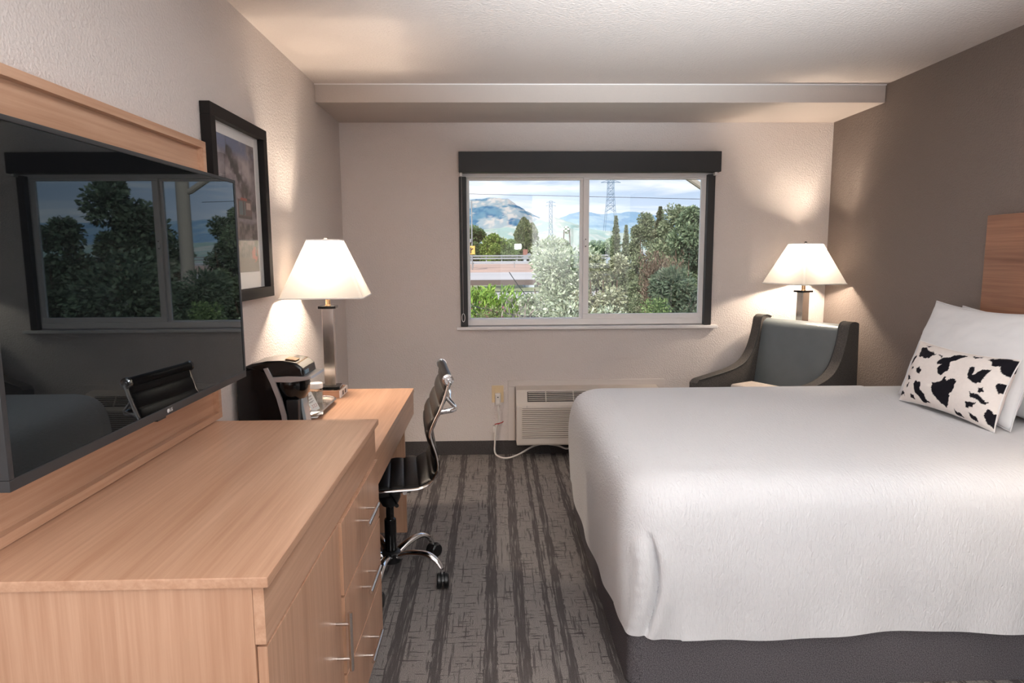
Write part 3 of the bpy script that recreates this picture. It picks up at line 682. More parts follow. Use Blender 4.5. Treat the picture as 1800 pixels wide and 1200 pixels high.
obj('backrest', sling(isplit, len(pp) - 2), M['leather_black'], oc, local=True, smooth=50)
# top roll : leather wrapped tube and chrome caps
obj('head_roll', MB().tube([(.262, -.213, .962), (.262, .213, .962)], .021, 18), M['leather_black'], oc, local=True)
for sy in (-1, 1):
    cap = obj('end_cap', MB().lathe([(.001, -.001), (.024, 0), (.024, .014), (.017, .0165), (.015, .0145), (.007, .0145), (.006, .0165), (.001, .017)], (.262, sy * .213, .962), 24, 'y', Matrix.Diagonal((1, -sy * -1.0, 1)) if False else (Matrix.Diagonal((1, 1 if sy < 0 else -1, 1)))), M['chrome'], oc, local=True)
# rear stretcher bar and under seat stretcher
bar = smoothpath([(.222, -.222, .825), (.282, -.216, .832), (.296, -.15, .83), (.285, 0, .83), (.296, .15, .83), (.282, .216, .832), (.222, .222, .825)], 6)
obj('back_stretcher', MB().tube(bar, .011, 10, flat=(1.0, .7)), M['chrome'], oc, local=True)
for sy in (-1, 1):
    obj('back_bracket', MB().tube([(.243, sy * .218, .895), (.292, sy * .212, .838)], .006, 8), M['chrome'], oc, local=True)
obj('seat_stretcher', MB().tube([(-.12, -.222, .482), (-.12, 0, .468), (-.12, .222, .482)], .010, 8).tube([(.07, -.222, .482), (.07, 0, .468), (.07, .222, .482)], .010, 8), M['chrome'], oc, local=True)
mech = MB(); mech.box((-.14, -.085, .428), (.10, .085, .468), .01); mech.box((-.06, -.05, .40), (.05, .05, .43), .01)
obj('tilt_mechanism', mech, M['black_plastic'], oc, local=True)
obj('tilt_knob', MB().lathe([(.02, .345), (.034, .35), (.050, .385), (.052, .402), (.04, .412), (.02, .416)], (.0, -.0, 0), 20), M['black_plastic'], oc, local=True)
obj('lever', MB().tube([(0, -.05, .425), (.03, -.17, .42), (.035, -.2, .418)], [.005, .005, .009], 8), M['black_plastic'], oc, local=True)
obj('gas_column', MB().lathe([(.027, .10), (.027, .28), (.024, .285), (.018, .287), (.018, .372)], (0, 0, 0), 18), M['black_gloss'], oc, local=True)
obj('hub', MB().lathe([(.030, .075), (.045, .08), (.045, .125), (.038, .132), (.028, .134)], (0, 0, 0), 20), M['black_plastic'], oc, local=True)
for k in range(5):
    a = math.radians(-22 + 72 * k - 7.9); ca, sa = math.cos(a), math.sin(a)
    path = smoothpath([(r * ca, r * sa, z) for r, z in ((.035, .108), (.10, .132), (.18, .140), (.228, .122), (.256, .092), (.264, .07))], 5)
    leg = obj('leg', MB().tube(path, [.019 + (.012 - .019) * i / (len(path) - 1) for i in range(len(path))], 12, flat=(.8, 1.15)), M['chrome'], oc, local=True)
    b = a + 1.1 * ((k % 3) - 1); cb, sb = math.cos(b), math.sin(b); c0 = Vector((.264 * ca, .264 * sa, 0))
    w = MB()
    rotw = Matrix.Rotation(b, 3, 'Z')
    for o_ in (-.027, .004):
        w.lathe([(.010, 0), (.030, .001), (.034, .006), (.034, .018), (.030, .023), (.010, .024)], c0 + rotw @ Vector((.012, -o_ , .034)), 20, 'y', rotw)
    w.lathe([(.010, .03), (.010, .072)], c0, 10)
    hood = [(.012 + .037 * math.cos(t), .034 + .037 * math.sin(t)) for t in [math.radians(20 + 14 * i) for i in range(11)]] + [(.012, .034)]
    hb_ = MB().prism(hood, 'xz', -.006, .006); bmesh.ops.transform(hb_.bm, matrix=Matrix.Translation(c0) @ rotw.to_4x4(), verts=hb_.bm.verts)
    caster = obj('caster', w, M['black_plastic'], oc, local=True)
    obj('caster_hood', hb_, M['black_plastic'], caster, local=True)

# ------------------------------------------------------------------ air conditioner, outlet, cord
ac = thing('air_conditioner', 'beige wall air conditioner with louvered front below the window', 'air conditioner', (.68, D, .11))
AX0, AX1 = .145, 1.21
fr = MB(); frame_xz(fr, .098, 1.262, D - .016, D - .001, .106, .562, .052, .052, .004, .048, .003)
obj('wall_sleeve', fr, M['trim_panel'], ac)
sec = [(D - .015, .522), (D - .075, .515), (D - .11, .508), (D - .17, .425), (D - .195, .412), (D - .20, .40), (D - .20, .135), (D - .188, .118), (D - .015, .118)]
obj('case', MB().prism(sec, 'yz', AX0 + .01, AX1 - .01, .006, 2), M['ac'], ac)
# discharge grille on the sloped top face
g0, g1 = Vector((0, D - .1135, .5035)), Vector((0, D - .166, .4305)); dg = (g1 - g0); ng = Vector((0, -dg.z, dg.y)).normalized(); ng = ng if ng.y < 0 else -ng
gx0, gx1 = .235, 1.12
gb = MB(); 
def quadbox(mb, x0, x1, t0, t1, n0, n1):
    P = lambda x, t, n: (x, *(g0 + dg * t + ng * n)[1:])
    v = [mb.bm.verts.new(P(x, t, n)) for n in (n0, n1) for x, t in ((x0, t0), (x1, t0), (x1, t1), (x0, t1))]
    for f_ in ((0, 1, 2, 3), (7, 6, 5, 4), (0, 4, 5, 1), (1, 5, 6, 2), (2, 6, 7, 3), (3, 7, 4, 0)): mb.face([v[i] for i in f_])
quadbox(gb, gx0, gx1, .10, .98, .0005, .0025); gl = obj('discharge_grille', gb, M['ac_dark'], ac)
for k in range(5):
    sl = MB(); quadbox(sl, gx0 + .006, gx1 - .006, .18 + k * .165, .235 + k * .165, .003, .009); obj('slat', sl, M['ac'], gl)
for k in range(4):
    sl = MB(); x_ = gx0 + .13 + k * .2; quadbox(sl, x_, x_ + .006, .10, .98, .002, .011); obj('louver_divider', sl, M['ac'], gl)
# intake slats on the front
ig = obj('intake_recess', bx((AX0 + .05, D - .2015, .175), (AX1 - .04, D - .1995, .392)), mat('intake_shadow_plastic', srgb(128, 118, 110), .6), ac)
for k in range(15):
    z_ = .178 + k * .0143
    obj('slat', MB().prism([(D - .2015, z_), (D - .207, z_ + .0015), (D - .207, z_ + .0075), (D - .2015, z_ + .010)], 'yz', AX0 + .048, AX1 - .038), M['ac'], ig)
obj('seam', bx((.228, D - .2012, .395), (.2295, D - .1985, .412)), M['ac_dark'], ac)

op = thing('wall_outlet', 'ivory wall outlet with a plug beside the air conditioner', 'outlet', (.0, D, .41))
obj('cover_plate', bx((-.022, D - .006, .395), (.066, D - .001, .523), .003), M['ivory'], op)
obj('socket', bx((.0, D - .008, .47), (.044, D - .006, .51), .002), M['ivory'], op)
pc = thing('power_lead', 'white power cord with box plug running from outlet to the air conditioner', 'cord', (.02, D - .03, 0))
plug = obj('plug', MB().box((.002, D - .045, .382), (.044, D - .007, .47), .006).box((.008, D - .052, .395), (.038, D - .044, .46), .004), M['cord'], pc)
obj('reset_button', bx((.018, D - .0545, .44), (.028, D - .0515, .448), .001), M['ink'], plug)
cp = smoothpath([(.024, D - .028, .385), (.026, D - .03, .33), (.03, D - .03, .27), (.022, D - .03, .24), (.006, D - .032, .20), (-.002, D - .04, .10), (-.002, D - .06, .03), (.03, D - .10, .008), (.09, D - .13, .007), (.17, D - .12, .03), (.28, D - .10, .085), (.36, D - .10, .10), (.46, D - .11, .09), (.53, D - .12, .07), (.62, D - .10, .105)], 6)
obj('cable', MB().tube(cp, .0065, 8), M['cord'], pc)
obj('cable_tie', MB().tube([(-.002, D - .034, .236), (.02, D - .04, .243), (.05, D - .05, .252), (.062, D - .05, .262)], .0035, 6).tube([(.022 + .009 * math.cos(t), D - .03 + .009 * math.sin(t), .24) for t in [k * .7 for k in range(9)]], .003, 6, close_loop=True), M['red'], pc, label='red twist tie')
obj('cable_clip', bx((-.014, D - .03, .17), (.001, D - .001, .225), .003), M['cord'], pc)

# ------------------------------------------------------------------ bed
bed = thing('bed', 'grey upholstered box bed base under the white coverlet', 'bed', (1.4, 2.95, 0))
def rr_poly(x0, x1, y0, y1, r, n=6): return [(p[0], p[1]) for p in rrect(x0, x1, y0, y1, r, 0, n)]
obj('upholstered_base', MB().prism(rr_poly(.450, 2.425, 2.12, 3.755, .05), 'xy', .002, .275, .012, 3), M['bed_fabric'], bed)
obj('mattress', MB().prism(rr_poly(.50, 2.40, 2.20, 3.715, .08), 'xy', .277, .70, .03, 3), M['sheet'], bed)
for p in ((.55, 2.25), (.55, 3.65), (2.3, 2.25), (2.3, 3.65)): obj('foot', bx((p[0] - .03, p[1] - .03, 0), (p[0] + .03, p[1] + .03, .014)), M['black_plastic'], bed)
PROF = [(0, .740), (.03, .7395), (.07, .737), (.11, .728), (.145, .712), (.172, .688), (.190, .655), (.201, .61), (.207, .55), (.209, .48), (.209, .41), (.206, .34), (.202, .27), (.198, .21)]
PP = smoothpath([(a, 0, b) for a, b in PROF], 4)
CX0, CY0, CY1 = .625, 2.295, 3.605
PL = [0]
for i in range(1, len(PP)): PL.append(PL[-1] + (PP[i] - PP[i - 1]).length)
RHO = PL[-1]
def prof_at(rho):
    i = 0
    while i < len(PL) - 2 and PL[i + 1] < rho: i += 1
    t = min(1, max(0, (rho - PL[i]) / (PL[i + 1] - PL[i]))); return PP[i].x + (PP[i + 1].x - PP[i].x) * t, PP[i].z + (PP[i + 1].z - PP[i].z) * t
def cloth(s, t, x_end, off=0.0, grow=0.0, full=True):
    """s along the bed towards the pillows, t across; max-norm wrap over a rounded box"""
    dx = min(0.0, s - CX0); dy = (t - CY0) if t < CY0 else ((t - CY1) if t > CY1 else 0.0)
    px, py = max(s, CX0), min(max(t, CY0), CY1)
    rho = max(abs(dx), abs(dy))
    if rho < 1e-9:
        z = .740; q = min(1, min(py - CY0, CY1 - py) / .5)
        z += .006 * math.sin(px * 2.1 + .4) * q + .004 * math.sin(py * 5 + px * 3) * q
        return Vector((px, py, z + off))
    h, z = prof_at(rho); h += grow
    if abs(dx) < 1e-9: ang = 0; nx, ny = 0, math.copysign(1, dy)
    elif abs(dy) < 1e-9: nx, ny = -1, 0
    else:
        a = math.pi / 2 * (abs(dy) / (abs(dx) + abs(dy))); nx, ny = -math.cos(a), math.copysign(math.sin(a), dy)
    k = min(1, rho / RHO)
    if abs(dx) > 1e-9 and abs(dy) > 1e-9:   # squarer corner towards the hem
        e_ = 2 + 2.2 * k; sc_ = (abs(nx) ** e_ + abs(ny) ** e_) ** (-1 / e_); nx *= sc_; ny *= sc_
    w = max(0, (rho / RHO - .45) / .55)
    # hem heights
    hem = .21
    if dx < -1e-9 and abs(dy) < 1e-9: hem = .165 + .055 * math.exp(-((t - CY0) / .22) ** 2) - .02 * math.exp(-((t - 3.15) / .25) ** 2)
    elif dx < -1e-9 and dy < 0:
        aa = math.atan2(abs(dy), abs(dx)); hem = .22 - .03 * (aa / 1.5708)
    elif dy < 0: hem = .19 + .012 * math.sin(px * 5.2 + .5) * min(1, (px - CX0) / .25)
    z = .74 - (.74 - z) * (1 + (.21 - hem) / (.74 - .21) * k ** 1.5)
    amp = .006 * w
    if abs(dy) > 1e-9 and abs(dx) < 1e-9: h += amp * (math.sin(px * 11 + z * 9) + .6 * math.sin(px * 23 - z * 4)) - .004 * w * math.exp(-((z - .3) / .1) ** 2)
    elif abs(dx) > 1e-9 and abs(dy) < 1e-9: h += amp * math.sin(py * 13 + z * 6) + .012 * math.sin(math.pi * k) * math.exp(-((py - 3.5) / .4) ** 2)
    elif dy < 0:  # near foot corner: a folded pleat
        aa = math.atan2(abs(dy), abs(dx)); ac = 1.02 + .20 * math.sin(math.pi * min(1, max(0, (k - .42) / .58))); on = min(1, max(0, (k - .46) / .12)); g = (1 - .75 * k ** 8) * math.exp(-((aa - ac) / .04) ** 2) * on; h -= .034 * g
        h += .010 * math.exp(-((aa - ac - .16) / .10) ** 2) * on + .014 * math.exp(-((aa - ac + .22) / .16) ** 2) * on
        h += .0013 * math.sin(z * 160) * math.exp(-((aa - ac + .2) / .2) ** 2) * on
    return Vector((px + nx * h, py + ny * h, z + off))
FOLD = 2.075
cov = MB(); S0, S1, T0, T1 = CX0 - RHO, FOLD, CY0 - RHO, CY1 + RHO
def nonuni(a, b, c0, c1, n1, n2, n3):
    out = [a + (c0 - a) * i / n1 for i in range(n1)] + [c0 + (c1 - c0) * i / n2 for i in range(n2)]
    return out + ([c1 + (b - c1) * i / n3 for i in range(n3 + 1)] if n3 else [b])
SS = nonuni(S0, S1, CX0, S1, 60, 60, 0); TT = nonuni(T0, T1, CY0, CY1, 60, 50, 60)
def cloth_mesh(SS, TT, fn):
    mb = MB(); lay = mb.bm.loops.layers.uv.new('uv')
    V = [[mb.bm.verts.new(fn(s, t)) for t in TT] for s in SS]
    for i in range(len(SS) - 1):
        for j in range(len(TT) - 1):
            f_ = mb.face((V[i][j], V[i + 1][j], V[i + 1][j + 1], V[i][j + 1]))
            for lp, (a, b) in zip(f_.loops, ((i, j), (i + 1, j), (i + 1, j + 1), (i, j + 1))): lp[lay].uv = (SS[a], TT[b])
    return mb
cover = obj('coverlet', cloth_mesh(SS, TT, lambda s, t: cloth(s, t, FOLD)), M['linen'], smooth=60)
tag(cover, 'white rippled coverlet draped over the foot of the bed', 'bedspread')
SS2 = [FOLD - .02 + (2.40 - FOLD + .02) * i / 8 for i in range(9)]
sheet = obj('bed_sheet', cloth_mesh(SS2, TT, lambda s, t: cloth(s, t, 2.4, -.004, -.004)), M['sheet'], smooth=60)
tag(sheet, 'white flat sheet turned out under the pillows at the headboard', 'sheet')

hd = thing('headboard', 'walnut headboard panel mounted on the taupe wall behind the pillows', 'headboard', (2.42, 2.7, .5))
obj('panel', bx((2.405, 2.15, .50), (2.438, 3.245, 1.66), .002), M['walnut'], hd)

def pillow_pts(u, v, L, H, T, pinch=.06, wrinkle=0, seed=1):
    """u,v in -1..1 front sheet; returns a, b, thickness"""
    a = u * L / 2 * (1 - pinch * (1 - v * v) * np.abs(u) ** 4 ); b = v * H / 2 * (1 - pinch * 1.6 * (1 - u * u) * np.abs(v) ** 4)
    t = T / 2 * np.clip((1 - np.abs(u) ** 2.6), 0, 1) ** .55 * np.clip((1 - np.abs(v) ** 2.6), 0, 1) ** .55
    if wrinkle: t = t + wrinkle * (fbm(u * 3 + 9, v * 3 + 9, seed) - .5) * np.clip((1 - u ** 8) * (1 - v ** 8), 0, 1)
    return a, b, t
def pillow(name, label, group, c, eu, ev, L, H, T, m, colfn=None, wrinkle=.02, nu=60, nv=44, seed=1, sag=0, fabric_name='pillowcase'):
    eu = Vector(eu).normalized(); ev = Vector(ev); ev = (ev - eu * ev.dot(eu)).normalized(); en = eu.cross(ev)
    t = thing(name, label, 'pillow', c, 0, group)
    u, v = np.meshgrid(np.linspace(-1, 1, nu + 1), np.linspace(-1, 1, nv + 1), indexing='ij'); u = u.ravel(); v = v.ravel()
    a, b, th = pillow_pts(u, v, L, H, T, .07, wrinkle, seed)
    b = b - sag * (1 - u * u) * (v > 0) * v
    EU, EV, EN = map(np.array, (eu, ev, en))
    front = a[:, None] * EU + b[:, None] * EV + th[:, None] * EN; back = a[:, None] * EU + b[:, None] * EV - th[:, None] * EN
    n = len(u); idx = lambda i, j: i * (nv + 1) + j
    faces = []; bmap = np.arange(n) + n
    for i in range(nu + 1):
        for j in range(nv + 1):
            if i in (0, nu) or j in (0, nv): bmap[idx(i, j)] = idx(i, j)
    for i in range(nu):
        for j in range(nv):
            q = (idx(i, j), idx(i + 1, j), idx(i + 1, j + 1), idx(i, j + 1)); faces.append(q); faces.append(tuple(int(bmap[k]) for k in q[::-1]))
    me = bpy.data.meshes.new(fabric_name); me.from_pydata(np.r_[front, back].tolist(), [], faces); me.update()
    if colfn is not None:
        col = colfn(u, v); at = me.color_attributes.new('col', 'FLOAT_COLOR', 'POINT'); at.data.foreach_set('color', np.c_[np.r_[col, col[::-1]], np.ones(2 * n)].astype(np.float32).ravel())
    me.polygons.foreach_set('use_smooth', [True] * len(me.polygons)); me.materials.append(m)
    o = bpy.data.objects.new(fabric_name, me); C.objects.link(o); o.parent = t
    edge = [idx(i, 0) for i in range(nu)] + [idx(nu, j) for j in range(nv)] + [idx(i, nv) for i in range(nu, 0, -1)] + [idx(0, j) for j in range(nv, 0, -1)]
    sm = obj('seam_piping', MB().tube([front[k] for k in edge], .0028, 6, close_loop=True), m if colfn is None else M['white_paper'], t, local=True)
    return t
pillow('pillow', 'white pillow leaning on headboard behind the cow print cushion', 'white bed pillows', (2.235, 3.055, .985), (0, -1, 0), (.16, 0, .46), .78, .52, .17, M['sheet'], wrinkle=.03, seed=4)
pillow('pillow', 'rear white pillow against the headboard, only its upper corner showing', 'white bed pillows', (2.347, 2.94, .975), (0, -1, 0), (.05, 0, .46), .76, .48, .09, M['sheet'], wrinkle=.02, seed=9)
# spots of the cushion, traced as polygons in its own width/height (0..1)
COW = [[(.13,.92),(.20,.95),(.30,.90),(.36,.86),(.30,.80),(.24,.74),(.20,.80),(.16,.78)], [(.36,.86),(.44,.83),(.43,.87)], [(.05,.66),(.09,.76),(.13,.78),(.12,.66),(.08,.58)], [(.12,.55),(.15,.58),(.16,.53),(.13,.50)],
 [(.22,.56),(.25,.60),(.28,.56),(.27,.48),(.23,.49)], [(.10,.42),(.15,.42),(.18,.36),(.13,.34)], [(.13,.26),(.16,.29),(.17,.23),(.14,.20)],
 [(.45,.86),(.50,.88),(.56,.95),(.63,.99),(.60,.90),(.55,.78),(.55,.62),(.50,.54),(.45,.56),(.44,.66),(.47,.72),(.41,.74)],
 [(.25,.36),(.30,.36),(.33,.26),(.40,.12),(.45,.02),(.36,.02),(.29,.14),(.24,.26)], [(.44,.42),(.50,.40),(.55,.52),(.66,.54),(.67,.40),(.64,.28),(.62,.08),(.55,.14),(.48,.20),(.46,.30)],
 [(.72,.76),(.76,.80),(.77,.70),(.80,.70),(.82,.80),(.88,.80),(.87,.66),(.82,.58),(.75,.60)], [(.80,.99),(.86,.90),(.92,.88),(.95,.80),(1.0,.78),(1.02,1.02),(.86,1.03)],
 [(.84,.52),(.88,.54),(.90,.46),(.86,.44)], [(.79,.42),(.88,.40),(.95,.32),(.92,.28),(.82,.34)], [(.79,.24),(.86,.26),(.86,.20),(.80,.17)], [(.96,.22),(1.02,.22),(1.02,-.02),(.95,.04),(.93,.12)],
 [(.0,.20),(.06,.12),(.12,.03),(.02,.05)], [(.68,.10),(.74,.06),(.76,-.02),(.70,-.02)], [(.82,.12),(.88,.08),(.89,.0),(.83,.02)], [(.16,1.0),(.22,1.02),(.20,.97)], [(.66,1.01),(.74,1.01),(.70,.96)], [(.96,.64),(1.02,.66),(1.02,.48),(.97,.50)], [(.20,.12),(.25,.10),(.27,.02),(.21,.02)]]
def inpoly(x, y, poly):
    ins = np.zeros(len(x), bool); n = len(poly)
    for i in range(n):
        x0, y0 = poly[i]; x1, y1 = poly[(i + 1) % n]
        c = ((y0 > y) != (y1 > y)) & (x < (x1 - x0) * (y - y0) / (y1 - y0 + 1e-12) + x0); ins ^= c
    return ins
def cow(u, v):
    x = (u + 1) / 2; y_ = (v + 1) / 2
    x = x + .022 * (fbm(x * 22, y_ * 12, 31) - .5) * 2; y_ = y_ + .05 * (fbm(x * 22 + 5, y_ * 12 + 5, 41) - .5) * 2
    c = np.tile(S3(238, 230, 224), (len(u), 1)); c *= (0.96 + .08 * fbm(x * 60, y_ * 40, 51))[:, None]
    for p in COW: c[inpoly((x + .005) / 1.01, (y_ - .05) / .90, p)] = S3(30, 28, 34)
    return c
pillow('cushion', 'cow print lumbar cushion in front of the white pillows', None, (2.11, 2.972, .892), (.02, -1, 0), (.085, 0, .29), .635, .315, .15, M['cow'], cow, wrinkle=.012, nu=220, nv=110, seed=6, fabric_name='plush_cover')

# ------------------------------------------------------------------ armchair
th = math.atan2(-.5, -.866); AW = .365
arm = thing('armchair', 'grey leather armchair with swooping fabric arms in the corner behind the bed', 'chair', (1.871, 4.338, 0), th)
outl = smoothpath([(-.315, 0, 1.035), (-.27, 0, 1.048), (-.225, 0, 1.044), (-.205, 0, 1.02), (-.195, 0, .97), (-.172, 0, .89), (-.13, 0, .80), (-.06, 0, .728), (.05, 0, .688), (.18, 0, .667), (.30, 0, .652), (.40, 0, .640)], 5)
side = [(-.30, .13), (-.325, .6)] + [(p.x, p.z) for p in outl] + [(.425, .62), (.425, .14)]
for sy in (-1, 1):
    y0, y1 = sorted((sy * (AW - .07), sy * AW))
    sd = obj('side_panel', MB().prism(side, 'xz', y0, y1, .006, 2), M['chair_fabric'], arm, local=True)
    obj('welt', MB().tube([(p.x, sy * (AW - .07), p.z - .002) for p in outl], .004, 6), M['black_fabric'], sd, local=True)
    for xx in (-.27, .38): obj('leg', bx((xx - .022, sy * (AW - .035) - .022, 0), (xx + .022, sy * (AW - .035) + .022, .132), .003), M['dark_wood'], arm, local=True)
def back_cushion():
    rings = []
    for k in range(25):
        t = k / 24; z = .42 + t * .605; xb = -.125 - .10 * t
        bul = .022 * math.sin(math.pi * min(1, t * 1.05)); e = 1 if t < .93 else math.sqrt(max(0, 1 - ((t - .93) / .075) ** 2))
        front = [(xb + bul * (1 - (y_ / .293) ** 4) - .05 * (1 - e), y_ * (1 - .0 * t), z) for y_ in np.linspace(-.293, .293, 13)]
        backp = [(-.30 + .03 * (1 - e), y_, z) for y_ in np.linspace(.293, -.293, 5)]
        rings.append(front + backp)
    return MB().rings(rings)
obj('backrest', back_cushion(), M['leather_grey'], arm, local=True, smooth=50, label='slate grey leather backrest')
obj('back_shell', bx((-.32, -.294, .14), (-.301, .294, 1.0), .004), M['chair_fabric'], arm, local=True)
obj('seat_cushion', bx((-.12, -.293, .315), (.40, .293, .455), .03, 4), M['leather_grey'], arm, local=True, label='slate grey leather seat cushion')
obj('front_rail', bx((-.30, -.294, .14), (.41, .294, .312), .01), M['chair_fabric'], arm, local=True)
bl = thing('folded_blanket', 'pale beige folded blanket on the armchair seat, one corner above the bed', 'blanket', (1.773, 4.315, .456), th)
for k in range(3):
    e = .004 * k; obj('fold', bx((-.135 + e, -.20 + e, .0005 + k * .050), (.10 - e, .10 - e, .0495 + k * .050), .018, 3), M['beige'], bl, local=True)

# ------------------------------------------------------------------ outdoors
GZ = -4.6
M['grass'] = mat('dry_grass_ground', srgb(140, 142, 104), 0.95, var=.3, vscale=.35)
M['concrete'] = mat('pale_road_concrete', srgb(186, 178, 174), 0.9, var=.1, vscale=.4, stretch=(.1, 1, 1))
M['earth'] = mat('rusty_embankment', srgb(182, 150, 132), 0.95, var=.35, vscale=1.2, stretch=(.15, 1, 1))
M['rail'] = mat('galvanised_guardrail', srgb(150, 150, 150), 0.5, .4)
M['pier'] = mat('dark_bridge_pier', srgb(96, 84, 78), 0.9)
M['steel'] = mat('blue_grey_pylon_steel', srgb(110, 130, 150), 0.6)
M['wire'] = mat('black_cable', srgb(38, 40, 44), 0.6)
M['bark'] = mat('brown_bark', srgb(92, 74, 60), 0.9, bump=.6, bscale=14, stretch=(1, 1, .2))
M['leaf'] = attr_mat('leaf', 0.6, 0.25, 0.3)
struct('ground', bx((-900, D + .6, GZ - .5), (1200, 3000, GZ)), M['grass'])
PXF = 1177.2
def world(px, py, Y):
    d = F + R * ((px - 900) / PXF) - U * ((py - 600) / PXF); t = Y / d.y; return Vector((d.x * t, Y, EYE + d.z * t))

def hills(name, pts, Y, depth, cols, seed, x_ext):
    xs = [p[0] for p in pts]; zs = [p[1] for p in pts]
    xg = np.linspace(x_ext[0], x_ext[1], 520); zr = np.interp(xg, xs, zs)
    rows = 60; P = []
    for j in range(rows + 1):
        q = j / rows; yy = Y - depth * (1 - q) if q <= 1 else Y
        hgt = q ** .8
        n = fbm(xg / depth * 7 + 40, np.full_like(xg, q * 6 + 10), seed)
        z = GZ + (zr - GZ) * hgt * (1 + (n - .5) * .55 * (1 - q)) + (fbm(xg / depth * 60 + 11, np.full_like(xg, q * 9), seed + 3) - .5) * depth * .008
        P.append(np.c_[xg, np.full_like(xg, yy) + (n - .5) * depth * .2 * (1 - q), z])
    for j in (1, 2): P.append(np.c_[xg, np.full_like(xg, Y + depth * .4 * j), GZ + (zr - GZ) * (1 - .5 * j)])
    V = np.concatenate(P); nx = len(xg); faces = [(j * nx + i, j * nx + i + 1, (j + 1) * nx + i + 1, (j + 1) * nx + i) for j in range(len(P) - 1) for i in range(nx - 1)]
    me = bpy.data.meshes.new(name); me.from_pydata(V.tolist(), [], faces)
    n1 = fbm(V[:, 0] / depth * 16 + V[:, 2] / depth * 24 + 60, V[:, 2] / depth * 34 - V[:, 0] / depth * 6 + 90, seed + 7); n2 = fbm(V[:, 0] / depth * 90 + 400, V[:, 2] / depth * 90 + 90, seed + 9)
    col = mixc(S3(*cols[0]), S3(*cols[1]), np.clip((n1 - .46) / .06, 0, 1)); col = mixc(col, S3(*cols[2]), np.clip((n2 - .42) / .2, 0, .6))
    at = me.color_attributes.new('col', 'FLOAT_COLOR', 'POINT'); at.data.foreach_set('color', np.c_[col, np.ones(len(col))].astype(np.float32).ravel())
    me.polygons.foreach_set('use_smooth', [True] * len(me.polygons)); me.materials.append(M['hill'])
    o = bpy.data.objects.new(name, me); C.objects.link(o); o['kind'] = 'structure'; return o
M['hill'] = attr_mat('hillside', 0.95, 0.05)
def ridge(pp_, Y): return [(world(a, b, Y).x, world(a, b, Y).z) for a, b in pp_]
hills('mountain_1', [(-900, 60)] + ridge([(700, 392), (780, 362), (822, 352), (845, 349), (870, 347), (893, 350), (905, 357), (925, 371), (945, 381), (985, 398), (1030, 415), (1080, 428)], 1500) + [(1200, 6)], 1500, 620, ((46, 92, 122), (182, 172, 162), (104, 136, 146)), 3, (-800, 700))  # distance haze is put into the bluish mountain colours
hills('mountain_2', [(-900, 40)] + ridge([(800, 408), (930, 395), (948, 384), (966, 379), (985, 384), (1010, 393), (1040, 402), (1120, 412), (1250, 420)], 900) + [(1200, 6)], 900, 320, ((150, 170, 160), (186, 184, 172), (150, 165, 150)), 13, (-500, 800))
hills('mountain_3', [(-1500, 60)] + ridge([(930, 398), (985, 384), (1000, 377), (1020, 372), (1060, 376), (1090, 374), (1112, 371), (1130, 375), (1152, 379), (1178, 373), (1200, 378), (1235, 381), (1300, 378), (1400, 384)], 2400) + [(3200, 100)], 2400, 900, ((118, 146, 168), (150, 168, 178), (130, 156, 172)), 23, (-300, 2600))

# elevated highway in three bands
hwy = thing('highway', 'pale concrete elevated highway crossing beyond the bushes', 'highway', (0, 50, GZ))
obj('near_carriageway', bx((-70, 41, -.32), (60, 58, -.05)), M['concrete'], hwy)
obj('edge_beam', bx((-70, 40.6, -.36), (60, 41, -.05)), M['pier'], hwy)
for x_ in range(-24, 26, 6): obj('pier', bx((x_ - 2.6, 41.5, GZ), (x_ - 1.9, 43, -.33)), M['pier'], hwy)
obj('median_bank', MB().prism([(58, -.6), (58, -.05), (64, .15), (76, .42), (76, -.6)], 'yz', -90, 80), M['earth'], hwy)
obj('far_carriageway', bx((-120, 76, -.4), (110, 106, .42)), M['concrete'], hwy)
gr = thing('guardrail', 'long galvanised guardrail along the far edge of the highway', 'guardrail', (0, 105, .42))
for z_ in (.75, 1.15): obj('rail_beam', bx((-120, 104.8, z_), (110, 104.95, z_ + .22)), M['rail'], gr)
for k in range(24): obj('post', bx((-30 + k * 2.4, 104.95, .42), (-29.85 + k * 2.4, 105.1, 1.4)), M['rail'], gr)
struct('gravel_bank', MB().prism([(30, GZ), (34, -.95), (40.4, -.78), (40.4, GZ)], 'yz', -70, 60), M['concrete'])
f2 = thing('median_fence', 'low thin rail fence along the rusty highway median', 'fence', (0, 66, .2))
obj('rail', bx((-60, 66, .62), (55, 66.06, .68)), M['rail'], f2)
for k in range(14): obj('post', bx((-26 + k * 4, 66, .18), (-25.93 + k * 4, 66.06, .72)), M['rail'], f2)

